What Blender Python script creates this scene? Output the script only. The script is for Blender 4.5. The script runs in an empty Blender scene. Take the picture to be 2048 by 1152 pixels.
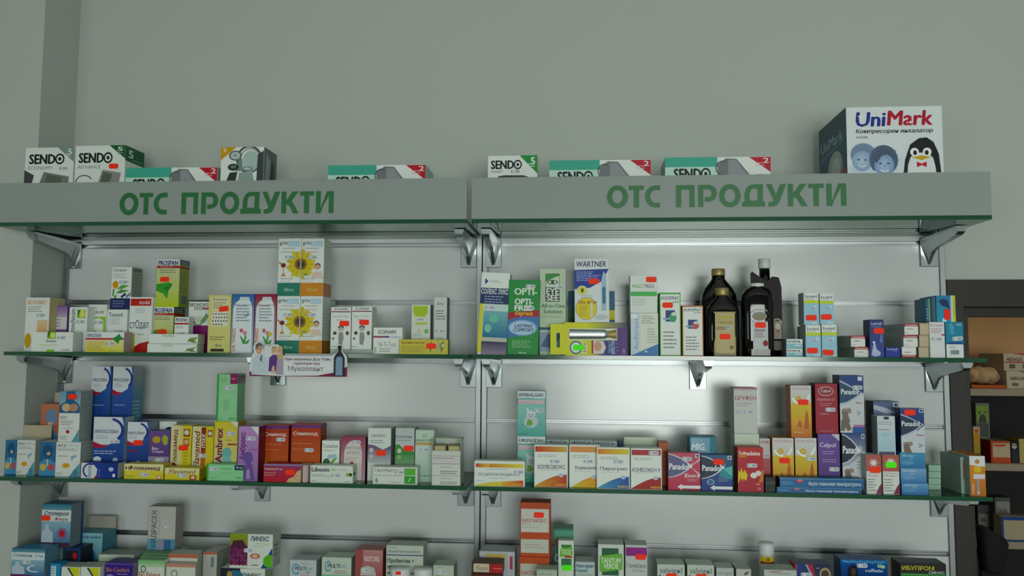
import bpy, bmesh, math, random
from mathutils import Matrix, Vector
random.seed(7)
scene = bpy.context.scene
COL = scene.collection
Z0 = 1.55                      # height of the third slat groove above the floor

# ------------------------------------------------------------------ camera
F, PIT, YAW, ROL = 1600.0, 0.0760, -0.0840, 0.0062
CAM = Vector((0.248, -2.0351, Z0 + 0.0325))
_f = Vector((math.sin(YAW), math.cos(YAW), 0)); _r = Vector((math.cos(YAW), -math.sin(YAW), 0)); _u = Vector((0, 0, 1))
f2 = _f * math.cos(PIT) + _u * math.sin(PIT); u2 = _u * math.cos(PIT) - _f * math.sin(PIT)
r3 = _r * math.cos(ROL) + u2 * math.sin(ROL); u3 = u2 * math.cos(ROL) - _r * math.sin(ROL)
cd = bpy.data.cameras.new('camera'); cam = bpy.data.objects.new('camera', cd); COL.objects.link(cam)
cd.sensor_width = 36; cd.lens = F * 36 / 2048; cd.clip_start = 0.05; cd.clip_end = 100
M = Matrix((r3, u3, -f2)).transposed().to_4x4(); M.translation = CAM
cam.matrix_world = M
scene.camera = cam

# ------------------------------------------------------------------ light and exposure
vs = scene.view_settings
vs.view_transform = 'Standard'; vs.look = 'None'; vs.gamma = 1.0; vs.use_curve_mapping = False
vs.exposure = 0.0
w = bpy.data.worlds.new('daylight'); scene.world = w; w.use_nodes = True
bg = w.node_tree.nodes['Background']; bg.inputs[0].default_value = (0.80, 0.95, 0.90, 1); bg.inputs[1].default_value = 0.6
WINDOWS = [(-1.85, 1.2, 0.80, 2.10), (1.12, 1.9, 0.80, 2.10)]   # x centre, width, sill, head of the shop windows behind the camera
FRONT_Y = -4.6
for (xc, ww, z0, z1), en in zip(WINDOWS, (15, 80)):
    ld = bpy.data.lights.new('window_daylight', 'AREA'); ld.shape = 'RECTANGLE'; ld.size = ww; ld.size_y = z1 - z0
    ld.energy = en; ld.color = (0.95, 1.0, 0.945)
    lo = bpy.data.objects.new('window_daylight', ld); COL.objects.link(lo)
    lo.location = (xc, FRONT_Y - 0.02, (z0 + z1) / 2); lo.rotation_euler = (math.radians(90), 0, 0)

# ------------------------------------------------------------------ picture <-> place
def ray(px, py):
    return f2 + r3 * ((px - 1024) / F) - u3 * ((py - 576) / F)
def hit(px, py, y):                     # the point seen at a pixel on the vertical plane at depth y
    d = ray(px, py); return CAM + d * ((y - CAM.y) / d.y)
def proj(P):
    d = Vector(P) - CAM; z = d.dot(f2)
    return 1024 + F * d.dot(r3) / z, 576 - F * d.dot(u3) / z

# ------------------------------------------------------------------ colours and materials
def lin(c):
    if isinstance(c, str):
        c = c.lstrip('#'); c = [int(c[i:i + 2], 16) / 255 for i in (0, 2, 4)]
        c = [x / 12.92 if x <= .04045 else ((x + .055) / 1.055) ** 2.4 for x in c]
    return (c[0], c[1], c[2], 1.0)
def newmat(name):
    m = bpy.data.materials.new(name); m.use_nodes = True
    nt = m.node_tree; return m, nt, nt.nodes['Principled BSDF']
def plain(name, c, rough=.5, metal=0., noise=.06, scale=30, bump=0., spec=.5):
    m, nt, b = newmat(name); N = nt.nodes; Lk = nt.links
    b.inputs['Roughness'].default_value = rough; b.inputs['Metallic'].default_value = metal
    b.inputs['Specular IOR Level'].default_value = spec
    tc = N.new('ShaderNodeTexCoord'); nz = N.new('ShaderNodeTexNoise'); nz.inputs['Scale'].default_value = scale; nz.inputs['Detail'].default_value = 4
    mx = N.new('ShaderNodeMix'); mx.data_type = 'RGBA'; a = lin(c)
    mx.inputs[6].default_value = tuple(x * (1 - noise) for x in a[:3]) + (1,); mx.inputs[7].default_value = tuple(min(1, x * (1 + noise)) for x in a[:3]) + (1,)
    Lk.new(tc.outputs['Object'], nz.inputs['Vector']); Lk.new(nz.outputs['Fac'], mx.inputs[0]); Lk.new(mx.outputs[2], b.inputs['Base Color'])
    if bump:
        bp = N.new('ShaderNodeBump'); bp.inputs['Strength'].default_value = bump; bp.inputs['Distance'].default_value = .002
        Lk.new(nz.outputs['Fac'], bp.inputs['Height']); Lk.new(bp.outputs['Normal'], b.inputs['Normal'])
    return m
def printmat(name, rough, coat=0.):
    m, nt, b = newmat(name); N = nt.nodes; Lk = nt.links
    at = N.new('ShaderNodeAttribute'); at.attribute_name = 'Col'
    tc = N.new('ShaderNodeTexCoord'); nz = N.new('ShaderNodeTexNoise'); nz.inputs['Scale'].default_value = 60
    hs = N.new('ShaderNodeHueSaturation'); hs.inputs['Saturation'].default_value = 1.08; mr = N.new('ShaderNodeMapRange'); mr.inputs[3].default_value = .95; mr.inputs[4].default_value = 1.05
    Lk.new(tc.outputs['Object'], nz.inputs['Vector']); Lk.new(nz.outputs['Fac'], mr.inputs[0]); Lk.new(mr.outputs[0], hs.inputs['Value'])
    Lk.new(at.outputs['Color'], hs.inputs['Color']); Lk.new(hs.outputs['Color'], b.inputs['Base Color'])
    b.inputs['Roughness'].default_value = rough; b.inputs['Specular IOR Level'].default_value = .32
    return m
def clear_glass(name, tint, ior=1.45, gloss_rough=.02):
    m, nt, b = newmat(name); N = nt.nodes; Lk = nt.links; N.remove(b)
    out = N['Material Output']; tr = N.new('ShaderNodeBsdfTransparent'); tr.inputs[0].default_value = lin(tint)
    gl = N.new('ShaderNodeBsdfGlossy'); gl.inputs['Roughness'].default_value = gloss_rough; gl.inputs[0].default_value = (.9, 1, .94, 1)
    fr = N.new('ShaderNodeFresnel'); fr.inputs['IOR'].default_value = ior; mx = N.new('ShaderNodeMixShader')
    Lk.new(fr.outputs[0], mx.inputs[0]); Lk.new(tr.outputs[0], mx.inputs[1]); Lk.new(gl.outputs[0], mx.inputs[2]); Lk.new(mx.outputs[0], out.inputs['Surface'])
    return m
def frosted(name, c):
    m, nt, b = newmat(name); N = nt.nodes; Lk = nt.links
    b.inputs['Base Color'].default_value = lin(c); b.inputs['Roughness'].default_value = .22; b.inputs['Specular IOR Level'].default_value = .45
    ts = N.new('ShaderNodeBsdfTranslucent'); ts.inputs[0].default_value = lin('#b9cdc4'); mx = N.new('ShaderNodeMixShader'); mx.inputs[0].default_value = .3
    Lk.new(b.outputs[0], mx.inputs[1]); Lk.new(ts.outputs[0], mx.inputs[2]); Lk.new(mx.outputs[0], N['Material Output'].inputs['Surface'])
    return m
MAT = dict(
    wall=plain('painted_wall', '#b6bdb7', .75, noise=.02, scale=3, bump=.05),
    ceil=plain('ceiling_paint', '#d8dcd8', .8, noise=.02, scale=3),
    floor=plain('floor_tile', '#8d8a84', .4, noise=.1, scale=5),
    slat=plain('slat_laminate', '#d3d7d8', .21, noise=.015, scale=4, spec=.8),
    alu=plain('aluminium', '#a2a6a8', .38, metal=1., noise=.04, scale=20),
    steel=plain('chromed_steel', '#b4bcbe', .27, metal=1., noise=.03, scale=20),
    glass=clear_glass('shelf_glass', '#cfe8da', ior=1.33),
    edge=plain('glass_edge', '#1f5138', .12, noise=.1, scale=8, spec=.7),
    fascia=frosted('frosted_glass', '#aeb8b5'),
    sign=plain('green_vinyl', '#1c6b35', .4, noise=.03),
    carton=printmat('printed_carton', .46), paper=printmat('matt_paper', .6), foil=printmat('foil_print', .18),
    wood=plain('dark_stained_wood', '#211e19', .5, noise=.25, scale=14, bump=.2),
    tan=plain('beech_board', '#b58c5c', .55, noise=.08, scale=9),
    beige=plain('beige_board', '#968a74', .55, noise=.06, scale=9),
    roomshade=plain('shaded_back_room', '#1f201f', .8, noise=.05, scale=4),  # near-black on purpose: shade of the back room put into the colour
    brownglass=plain('dark_brown_glass', '#070405', .05, noise=.2, scale=10, spec=.5),
    gold=plain('gold_cap', '#a3945e', .42, metal=.5, noise=.05), whitecap=plain('white_cap', '#d2d8d8', .4, noise=.03),
    black=plain('black_fabric', '#0b0b0c', .85, noise=.3, scale=60, bump=.3),
    cloth=plain('beige_wrapping', '#b39468', .7, noise=.15, scale=25, bump=.4),
    hook=plain('grey_frame', '#8a8e90', .5),
)

# ------------------------------------------------------------------ mesh builder
class MB:
    def __init__(s): s.v = []; s.f = []; s.c = []; s.mi = []
    def face(s, pts, col=None, mi=0):
        n = len(s.v); s.v += [tuple(p) for p in pts]; s.f.append(tuple(range(n, n + len(pts))))
        if col is None or isinstance(col, (str, tuple)): col = [lin(col or '#cccccc')] * len(pts)
        s.c.append(col); s.mi.append(mi)
    def box(s, x0, y0, z0, x1, y1, z1, cols=None, mis=None):
        # order: front(-y) back right(+x) left top bottom
        q = [((x0,y0,z0),(x1,y0,z0),(x1,y0,z1),(x0,y0,z1)), ((x1,y1,z0),(x0,y1,z0),(x0,y1,z1),(x1,y1,z1)),
             ((x1,y0,z0),(x1,y1,z0),(x1,y1,z1),(x1,y0,z1)), ((x0,y1,z0),(x0,y0,z0),(x0,y0,z1),(x0,y1,z1)),
             ((x0,y0,z1),(x1,y0,z1),(x1,y1,z1),(x0,y1,z1)), ((x0,y1,z0),(x1,y1,z0),(x1,y0,z0),(x0,y0,z0))]
        for i, p in enumerate(q): s.face(p, cols[i] if cols else None, mis[i] if mis else 0)
    def build(s, name, mats, parent=None, smooth=False, weld=False, bevel=0):
        me = bpy.data.meshes.new(name); me.from_pydata(s.v, [], s.f)
        if not isinstance(mats, (list, tuple)): mats = [mats]
        for m in mats: me.materials.append(m)
        a = me.color_attributes.new('Col', 'FLOAT_COLOR', 'CORNER')
        flat = [x for cs in s.c for c in cs for x in c]
        a.data.foreach_set('color', flat)
        me.polygons.foreach_set('material_index', s.mi)
        if weld or bevel:
            bm = bmesh.new(); bm.from_mesh(me); bmesh.ops.remove_doubles(bm, verts=bm.verts, dist=1e-6)
            if bevel: bmesh.ops.bevel(bm, geom=bm.edges[:], offset=bevel, segments=1, affect='EDGES')
            bmesh.ops.recalc_face_normals(bm, faces=bm.faces); bm.to_mesh(me); bm.free()
        if smooth: me.polygons.foreach_set('use_smooth', [True] * len(me.polygons))
        me.update()
        o = bpy.data.objects.new(name, me); COL.objects.link(o)
        if parent: o.parent = parent
        return o
def tag(o, label, cat, group=None, kind=None):
    if kind: o['kind'] = kind
    if label: o['label'] = label
    if cat: o['category'] = cat
    if group: o['group'] = group
    return o
def empty(name, loc=(0, 0, 0), rz=0.):
    o = bpy.data.objects.new(name, None); COL.objects.link(o); o.location = loc; o.rotation_euler = (0, 0, rz); o.empty_display_size = .05
    return o
def struct(name, mb, mats, **k):
    o = mb.build(name, mats, **k); o['kind'] = 'structure'; return o
def boxobj(name, b, mat, parent=None, bevel=0, cols=None):
    m = MB(); m.box(*b, cols=cols); return m.build(name, mat, parent, bevel=bevel)

# ------------------------------------------------------------------ lettering
_TXT = {}
def text_geo(s, shear=0.):
    k = (s, shear)
    if k in _TXT: return _TXT[k]
    cu = bpy.data.curves.new('t', 'FONT'); cu.body = s; cu.resolution_u = 2; cu.shear = shear; cu.fill_mode = 'FRONT'
    o = bpy.data.objects.new('t', cu); COL.objects.link(o)
    dg = bpy.context.evaluated_depsgraph_get(); me = bpy.data.meshes.new_from_object(o.evaluated_get(dg))
    V = [(v.co.x, v.co.y) for v in me.vertices]; P = [tuple(p.vertices) for p in me.polygons]
    bpy.data.objects.remove(o); bpy.data.curves.remove(cu); bpy.data.meshes.remove(me)
    if V:
        xs = [v[0] for v in V]; ys = [v[1] for v in V]; x0, x1, y0, y1 = min(xs), max(xs), min(ys), max(ys)
        V = [((x - x0) / max(1e-6, x1 - x0), (y - y0) / max(1e-6, y1 - y0)) for x, y in V]
        em = (x1 - x0, y1 - y0)
    else: em = (1, 1)
    _TXT[k] = (V, P, em); return _TXT[k]

# ------------------------------------------------------------------ printed artwork; u 0..1 left to right, v 0..1 top to bottom
def R(u0, v0, u1, v1, c): return ('p', [(u0, v1), (u1, v1), (u1, v0), (u0, v0)], [c] * 4)
def GH(u0, v0, u1, v1, a, b): return ('p', [(u0, v1), (u1, v1), (u1, v0), (u0, v0)], [a, b, b, a])
def GV(u0, v0, u1, v1, a, b): return ('p', [(u0, v1), (u1, v1), (u1, v0), (u0, v0)], [b, b, a, a])
def P(c, *pts): return ('p', list(pts)[::1], [c] * len(pts))
def C(u, v, ru, rv, c, a0=0, a1=360, n=20):
    return ('p', [(u + ru * math.cos(math.radians(a0 + (a1 - a0) * i / n)), v - rv * math.sin(math.radians(a0 + (a1 - a0) * i / n))) for i in range(n + (0 if a1 - a0 == 360 else 1))], [c] * (n + (0 if a1 - a0 == 360 else 1)))
def ARC(u, v, ru, rv, t, c, a0, a1, n=16): return ('a', u, v, ru, rv, t, c, a0, a1, n)
def T(s, u0, v0, u1, v1, c='#1d2340', b=0.02, sh=0, rot=0): return ('t', s, u0, v0, u1, v1, c, b, sh, rot)
def L(u0, v0, u1, v1, n, c='#8f9896'): return ('l', u0, v0, u1, v1, n, c)
def S(u, v, c='#ff3d22', ang=0): return ('s', u, v, c, ang)
def W(u, v, ang=0): return ('w', u, v, ang)

def CG(u, v, ru, rv, ci, co, n=20): return ('g', u, v, ru, rv, ci, co, n)
def draw(art, mp, wid, hei, parent, mat_print, rn=None):
    """mp(u, v, k) -> local point, k = height above the face; makes printed_artwork, lettering and sticker children"""
    A = MB(); ST = []; cut = []
    k = .00015
    for a in art:
        k += .00004
        if a[0] == 'p':
            pts = [mp(u, v, k) for u, v in a[1]]
            A.face(pts, [lin(c) for c in a[2]]); cut.append(len(A.f))
        elif a[0] == 'a':
            _, u, v, ru, rv, t, c, a0, a1, n = a
            for i in range(n):
                t0 = math.radians(a0 + (a1 - a0) * i / n); t1 = math.radians(a0 + (a1 - a0) * (i + 1) / n)
                A.face([mp(u + ru * math.cos(t0), v - rv * math.sin(t0), k), mp(u + ru * math.cos(t1), v - rv * math.sin(t1), k),
                        mp(u + ru * (1 - t) * math.cos(t1), v - rv * (1 - t) * math.sin(t1), k), mp(u + ru * (1 - t) * math.cos(t0), v - rv * (1 - t) * math.sin(t0), k)], c)
            cut.append(len(A.f))
        elif a[0] == 'g':
            _, u, v, ru, rv, ci, co, n = a; pc = mp(u, v, k)
            for i in range(n):
                t0, t1 = 2 * math.pi * i / n, 2 * math.pi * (i + 1) / n
                A.face([pc, mp(u + ru * math.cos(t0), v - rv * math.sin(t0), k), mp(u + ru * math.cos(t1), v - rv * math.sin(t1), k)], [lin(ci), lin(co), lin(co)])
            cut.append(len(A.f))
        elif a[0] == 'l':
            _, u0, v0, u1, v1, n, c = a; rr = random.Random(int((u0 + v0 * 3 + n) * 1000))
            dv = (v1 - v0) / n
            for i in range(n):
                u = u0; ue = u1 - rr.random() * .35 * (u1 - u0)
                while u < ue:
                    wd = (.06 + .14 * rr.random()) * (u1 - u0) * 1.2; e = min(u + wd, ue)
                    A.face([mp(u, v0 + dv * (i + .62), k), mp(e, v0 + dv * (i + .62), k), mp(e, v0 + dv * (i + .25), k), mp(u, v0 + dv * (i + .25), k)], c)
                    u = e + .03 * (u1 - u0)
            cut.append(len(A.f))
        elif a[0] == 't':
            _, s, u0, v0, u1, v1, c, b, sh, rot = a
            V, Pp, em = text_geo(s, sh); TX = MB(); cc = lin(c); kk = k
            dx, dy = b * .55 / max(em[0], .3), b * .30 / max(em[1], .3)      # heavier type: the word printed again a hair to each side
            for ox_, oy_ in (((-dx, 0), (dx, 0)) if b > .012 else ()) + ((0, 0),) + (((0, dy), (0, -dy)) if b > .035 else ()):
                for p in Pp:
                    kk += 3e-7; q = []
                    for i in p:
                        x, y = (V[i][0] + ox_) / (1 + 2 * dx) + dx, V[i][1] + oy_
                        if rot == 1: u, v = u0 + (u1 - u0) * (1 - y), v1 + (v0 - v1) * x
                        elif rot == -1: u, v = u0 + (u1 - u0) * y, v0 + (v1 - v0) * x
                        else: u, v = u0 + (u1 - u0) * x, v1 + (v0 - v1) * y
                        q.append(mp(u, v, kk))
                    TX.face(q, [cc] * len(q))
            k = max(k, kk - .00002)
            if TX.f: TX.build('lettering', mat_print, parent)
        else: ST.append(a)
    if A.f and len(cut) <= 8:                       # few printed patches: each a piece of its own
        p0 = 0
        for p1 in cut:
            B_ = MB(); n = 0
            for f_, c_ in zip(A.f[p0:p1], A.c[p0:p1]): B_.face([A.v[i] for i in f_], c_)
            p0 = p1
            if B_.f: B_.build('printed_patch', mat_print, parent)
    elif A.f: A.build('printed_artwork', mat_print, parent)
    for a in ST:
        m = MB(); k2 = .0012
        sw, sh_ = (.0235, .0125) if a[0] == 's' else (.0225, .0090)
        ang = math.radians(a[-1]); pts = []
        for cx_, cz_, s0 in ((1, 1, 0), (-1, 1, 90), (-1, -1, 180), (1, -1, 270)):
            r = .0035
            for j in range(4):
                t = math.radians(s0 + 30 * j); x = cx_ * (sw / 2 - r) + r * math.cos(t); z = cz_ * (sh_ / 2 - r) + r * math.sin(t)
                pts.append((x * math.cos(ang) - z * math.sin(ang), x * math.sin(ang) + z * math.cos(ang)))
        def q(x, z, kk): return mp(a[1] + x / wid, a[2] - z / hei, kk)
        col = a[3] if a[0] == 's' else '#ccd2d6'
        m.face([q(x, z, k2) for x, z in pts], col)
        nn = len(pts)
        for i in range(nn):
            (xa, za), (xb, zb) = pts[i], pts[(i + 1) % nn]
            m.face([q(xa, za, .0001), q(xb, zb, .0001), q(xb, zb, k2), q(xa, za, k2)], col)
        o = m.build('price_sticker', MAT['paper'], parent)
        if a[0] == 'w':
            d = MB()
            for x0, x1, z0, z1, cc in ((-.0095, -.0080, -.0024, .0024, '#6c7290'), (.0005, .0025, -.0018, .0020, '#8a90a8'), (.0032, .0050, -.0018, .0020, '#8a90a8'), (.0060, .0085, -.0018, .0020, '#8a90a8')):
                p4 = [(x0, z0), (x1, z0), (x1, z1), (x0, z1)]
                d.face([q(x * math.cos(ang) - z * math.sin(ang), x * math.sin(ang) + z * math.cos(ang), k2 + .0002) for x, z in p4], cc)
            d.build('price_digits', MAT['paper'], o)
        else: o['label'] = 'fluorescent price sticker'

# ------------------------------------------------------------------ shelf levels (front edge y, top z)
DH, DS = .2566, .2152
HZ, S1Z, S2Z = Z0 + .3202, Z0 + .0142, Z0 - .2821
S3Z = S2Z - .30
WID = 1.13
GT = .0045                       # half glass thickness
SH = dict(H=(-DH, HZ + GT), A=(-DS, S1Z + GT), B=(-DS, S2Z + GT), E=(-DS, S3Z + GT))

class Rec: pass
def carton(sh, x0, x1, yt, f, d, label, base='#dfe5e0', art=(), side=None, top=None, on=None, yaw=0., roll=0., group=None,
           rart=(), lart=(), name='medicine_carton', vp=None, foil=False, cat='box', ybot=None, openflap=None):
    ye, zb = SH[sh]; yf = ye + f
    if on is not None: zb = on.zt + .0004
    if ybot is not None: zb = hit((x0 + x1) / 2, ybot, yf).z
    xm = hit((x0 + x1) / 2, yt, yf).x
    pb = proj((xm, yf, zb))[1]
    ym = yt + 14 if sh == 'E' else yt + .4 * (pb - yt)
    xl, xr = hit(x0, ym, yf).x, hit(x1, ym, yf).x
    zt = hit((x0 + x1) / 2, yt, yf).z
    h = zt - zb; wd = (xr - xl) - .0009
    if yaw: wd /= math.cos(math.radians(yaw))
    side = side or base; top = top or base
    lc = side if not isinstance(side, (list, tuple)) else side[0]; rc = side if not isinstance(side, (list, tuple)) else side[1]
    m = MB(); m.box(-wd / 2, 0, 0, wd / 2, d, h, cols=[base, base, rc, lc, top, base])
    o = m.build(name, MAT['carton'], bevel=.0006)
    # a closed carton shows the slit of its tucked lid along the top of the sides
    o.location = ((xl + xr) / 2, yf, zb); o.rotation_euler = (0, math.radians(roll), math.radians(yaw))
    if vp: vp = min(vp, pb - yt)
    vh = (vp * h / max(1, pb - yt)) if vp else h
    pm = MAT['foil'] if foil else MAT['carton']
    cl = lambda t: min(1., max(0., t))
    draw(art, lambda u, v, k: ((cl(u) - .5) * wd, -k, max(0., h - max(0., v) * vh)), wd, vh, o, pm)
    if rart: draw(rart, lambda u, v, k: (wd / 2 + k, u * d, h - v * vh), d, vh, o, pm)
    if lart: draw(lart, lambda u, v, k: (-wd / 2 - k, (1 - u) * d, h - v * vh), d, vh, o, pm)
    if openflap:
        c, ln, tilt = openflap; fl = MB(); t = math.radians(tilt)
        y1, z1 = d + math.sin(t) * ln, h + math.cos(t) * ln
        fl.box(-wd / 2 + .001, d - .0006, h - .001, wd / 2 - .001, d, h + ln, cols=[c] * 6)
        fl.build('lid_flap', MAT['carton'], o)
    tag(o, label, cat, group)
    r = Rec(); r.zt = zt; r.o = o; r.f = f; r.xl = xl; r.xr = xr; r.d = d; r.h = h; r.wd = wd
    return r

# ================================================================== the room
YW = .020                                             # plane of the painted wall behind the slat panels
XP = hit(150, 260, YW).x                              # side of the left pillar
_d = ray(78, 260); YP = CAM.y + _d.y * (XP - CAM.x) / _d.x   # its front face
XD = hit(1889, 560, YW).x; ZD = hit(1960, 560, YW).z  # door opening: outer corner of the casing
XL, XR, CEIL, YB = -2.9, 3.1, 3.1, 1.75
m = MB(); m.box(XL, FRONT_Y, -.1, XR, YB, 0); struct('floor', m, MAT['floor'])
m = MB(); m.box(XL, FRONT_Y, CEIL, XR, YB, CEIL + .1); struct('ceiling', m, MAT['ceil'])
m = MB(); m.box(XP, YW, 0, XD, YW + .14, CEIL); m.box(XD, YW, ZD, XR, YW + .14, CEIL); struct('wall_back', m, MAT['wall'])
m = MB(); m.box(XL, YP, 0, XP, YW + .14, CEIL); struct('wall_pillar', m, MAT['wall'])
m = MB(); m.box(XL - .1, FRONT_Y, 0, XL, YP, CEIL); struct('wall_left', m, MAT['wall'])
m = MB(); m.box(XR, FRONT_Y, 0, XR + .1, YB, CEIL); struct('wall_right', m, MAT['wall'])
# shop front behind the camera: wall with two window openings
m = MB(); fy0, fy1 = FRONT_Y, FRONT_Y + .12
xs = XL
for xc, ww, z0, z1 in WINDOWS:
    m.box(xs, fy0, 0, xc - ww / 2, fy1, CEIL); m.box(xc - ww / 2, fy0, 0, xc + ww / 2, fy1, z0); m.box(xc - ww / 2, fy0, z1, xc + ww / 2, fy1, CEIL); xs = xc + ww / 2
m.box(xs, fy0, 0, XR, fy1, CEIL); struct('wall_front', m, MAT['wall'])
for i, (xc, ww, z0, z1) in enumerate(WINDOWS):
    m = MB(); t = .05
    m.box(xc - ww / 2, fy0 + .03, z0, xc - ww / 2 + t, fy0 + .09, z1); m.box(xc + ww / 2 - t, fy0 + .03, z0, xc + ww / 2, fy0 + .09, z1)
    m.box(xc - ww / 2 + t, fy0 + .03, z0, xc + ww / 2 - t, fy0 + .09, z0 + t); m.box(xc - ww / 2 + t, fy0 + .03, z1 - t, xc + ww / 2 - t, fy0 + .09, z1)
    struct('window_%d' % (i + 1), m, MAT['alu'])

# dark door casing and the dim room behind it
XI = hit(1928, 640, YW - .012).x; ZI = hit(1990, 613, YW - .012).z
XO = hit(1936, 650, YW + .05).x; ZO = hit(1990, 633, YW + .05).z
m = MB(); m.box(XD, YW - .012, 0, XI, YW + .16, ZD); m.box(XI, YW - .012, ZI, XR - .02, YW + .16, ZD)
m.box(XI, YW + .05, 0, XO, YW + .10, ZI); m.box(XO, YW + .05, ZO, XR - .02, YW + .10, ZI)
struct('trim_1', m, MAT['wood'])
m = MB(); m.box(XD - .3, YB, 0, XR, YB + .1, CEIL); struct('wall_back_room', m, MAT['roomshade'])
m = MB(); m.box(XD - .3, YW + .14, 0, XD - .2, YB, CEIL); struct('wall_back_room_side', m, MAT['roomshade'])

# ================================================================== slat panels
ROWS = [Z0 + .15 * (3 - k) for k in range(1, 11)]     # groove heights
GH2 = .0062
def slat_unit(x0, x1, label):
    root = empty('slat_panel', ((x0 + x1) / 2, 0, .12)); ox, oz = (x0 + x1) / 2, .12
    tops = [Z0 + .425] + [z - GH2 for z in ROWS]; bots = [z + GH2 for z in ROWS] + [.12]
    a, b = x0 + .014, x1 - .014
    for zt, zb in zip(tops, bots):
        boxobj('board', (a - ox, 0, zb - oz, b - ox, .018, zt - oz), MAT['slat'], root, bevel=.0008)
    for z in ROWS:
        r = MB(); z -= oz
        r.box(a - ox, .0105, z - GH2, b - ox, .018, z + GH2)
        r.box(a - ox, -.0012, z + GH2 - .0016, b - ox, .0105, z + GH2 - .0001)
        r.box(a - ox, -.0012, z - GH2 + .0001, b - ox, .0105, z - GH2 + .0016)
        r.box(a - ox, .0045, z - .0026, b - ox, .0105, z + .0006)
        r.build('groove_rail', MAT['alu'], root)
    for xa, xb in ((x0, a), (b, x1)):
        boxobj('edge_profile', (xa - ox + .0003, -.004, .0, xb - ox - .0003, .0185, Z0 + .425 - oz), MAT['alu'], root, bevel=.001)
    tag(root, label, 'wall panel')
slat_unit(XP + .003, -.0008, 'pale grey slat wall panel with metal grooves beside the white pillar')
slat_unit(.0008, WID + .012, 'pale grey slat wall panel with metal grooves beside the dark doorway')

# ================================================================== glass shelves
def slab(name, x0, x1, y0, y1, z, parent=None, th=GT):
    m = MB(); m.box(x0, y0, z - th, x1, y1, z + th, mis=[1, 1, 1, 1, 0, 0])
    return m.build(name, [MAT['glass'], MAT['edge']], parent)
XLS = -WID; EPS = .0055
for (x0, x1, side) in ((XLS, -EPS, 'beside the white pillar'), (EPS, WID, 'beside the dark doorway')):
    for z, lab in ((S1Z, 'clear green-edged glass shelf just under the lettered header'), (S2Z, 'clear green-edged glass shelf, second below the lettered header'), (S3Z, 'clear glass shelf, lowest in view')):
        o = slab('glass_shelf', x0, x1, -DS, -.0055, z); tag(o, lab + ', ' + side, 'shelf')

# ---- lettered headers: a glass shelf with an upright frosted front pane
def ring(mb, cx, cz, rx, rz, t, a0=0, a1=360, n=40, tx=None):
    for i in range(n):
        p, q = math.radians(a0 + (a1 - a0) * i / n), math.radians(a0 + (a1 - a0) * (i + 1) / n); tx_ = tx or t
        mb.append([(cx + rx * math.cos(p), cz + rz * math.sin(p)), (cx + rx * math.cos(q), cz + rz * math.sin(q)), (cx + (rx - tx_) * math.cos(q), cz + (rz - t) * math.sin(q)), (cx + (rx - tx_) * math.cos(p), cz + (rz - t) * math.sin(p))])
def glyph(ch):
    g = []
    def bar(*p): g.append(list(p))
    if ch == 'О': ring(g, .5, .5, .5, .52, .22, tx=.25)
    elif ch == 'Т': bar((0, .80), (.72, .80), (.72, 1), (0, 1)); bar((.23, 0), (.49, 0), (.49, .8), (.23, .8))
    elif ch == 'С': ring(g, .5, .5, .5, .5, .21, 90, 270, 22, tx=.25); bar((.5, .79), (.72, .79), (.72, 1), (.5, 1)); bar((.5, 0), (.70, 0), (.70, .21), (.5, .21))
    elif ch == 'П': bar((0, 0), (.25, 0), (.25, .79), (0, .79)); bar((.63, 0), (.88, 0), (.88, .79), (.63, .79)); bar((0, .79), (.88, .79), (.88, 1), (0, 1))
    elif ch == 'Р': bar((0, 0), (.25, 0), (.25, 1), (0, 1)); bar((.25, .80), (.5, .80), (.5, 1), (.25, 1)); ring(g, .5, .62, .39, .38, .20, -90, 90, 20, tx=.25); bar((.32, .24), (.5, .24), (.5, .44), (.32, .44))
    elif ch == 'Д':
        bar((0, 0), (1.07, 0), (1.07, .22), (0, .22)); bar((.72, .27), (.97, .27), (.99, 1), (.74, 1)); bar((.5, .80), (.76, .80), (.76, 1), (.5, 1)); ring(g, .52, .5, .40, .5, .20, 90, 180, 14, tx=.24); bar((.12, .22), (.36, .22), (.36, .5), (.12, .5)); bar((.36, .22), (.98, .22), (.98, .27), (.36, .27))
    elif ch == 'У': bar((0, 1), (.34, .30), (.55, .30), (.27, 1)); bar((.66, 1), (.93, 1), (.60, .18), (.34, .30)); bar((.34, .30), (.60, .18), (.50, .06), (.30, .0), (.1, 0), (.1, .2), (.26, .2))
    elif ch == 'К': bar((0, 0), (.25, 0), (.25, 1), (0, 1)); bar((.25, .42), (.42, .42), (.88, 1), (.57, 1), (.25, .60)); bar((.30, .52), (.48, .62), (.66, .40), (.91, 0), (.61, 0), (.42, .34), (.25, .42))
    elif ch == 'И': bar((0, 0), (.25, 0), (.25, 1), (0, 1)); bar((.66, 0), (.91, 0), (.91, 1), (.66, 1)); bar((.25, .22), (.25, .0), (.40, .36), (.66, .78), (.66, 1), (.55, 1))
    return g
SIGN = [('О', 0), ('Т', 1.04), ('С', 1.81), ('П', 3.27), ('Р', 4.31), ('О', 5.30), ('Д', 6.36), ('У', 7.48), ('К', 8.48), ('Т', 9.42), ('И', 10.25)]
FASCIA_T = HZ + .0992
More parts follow.
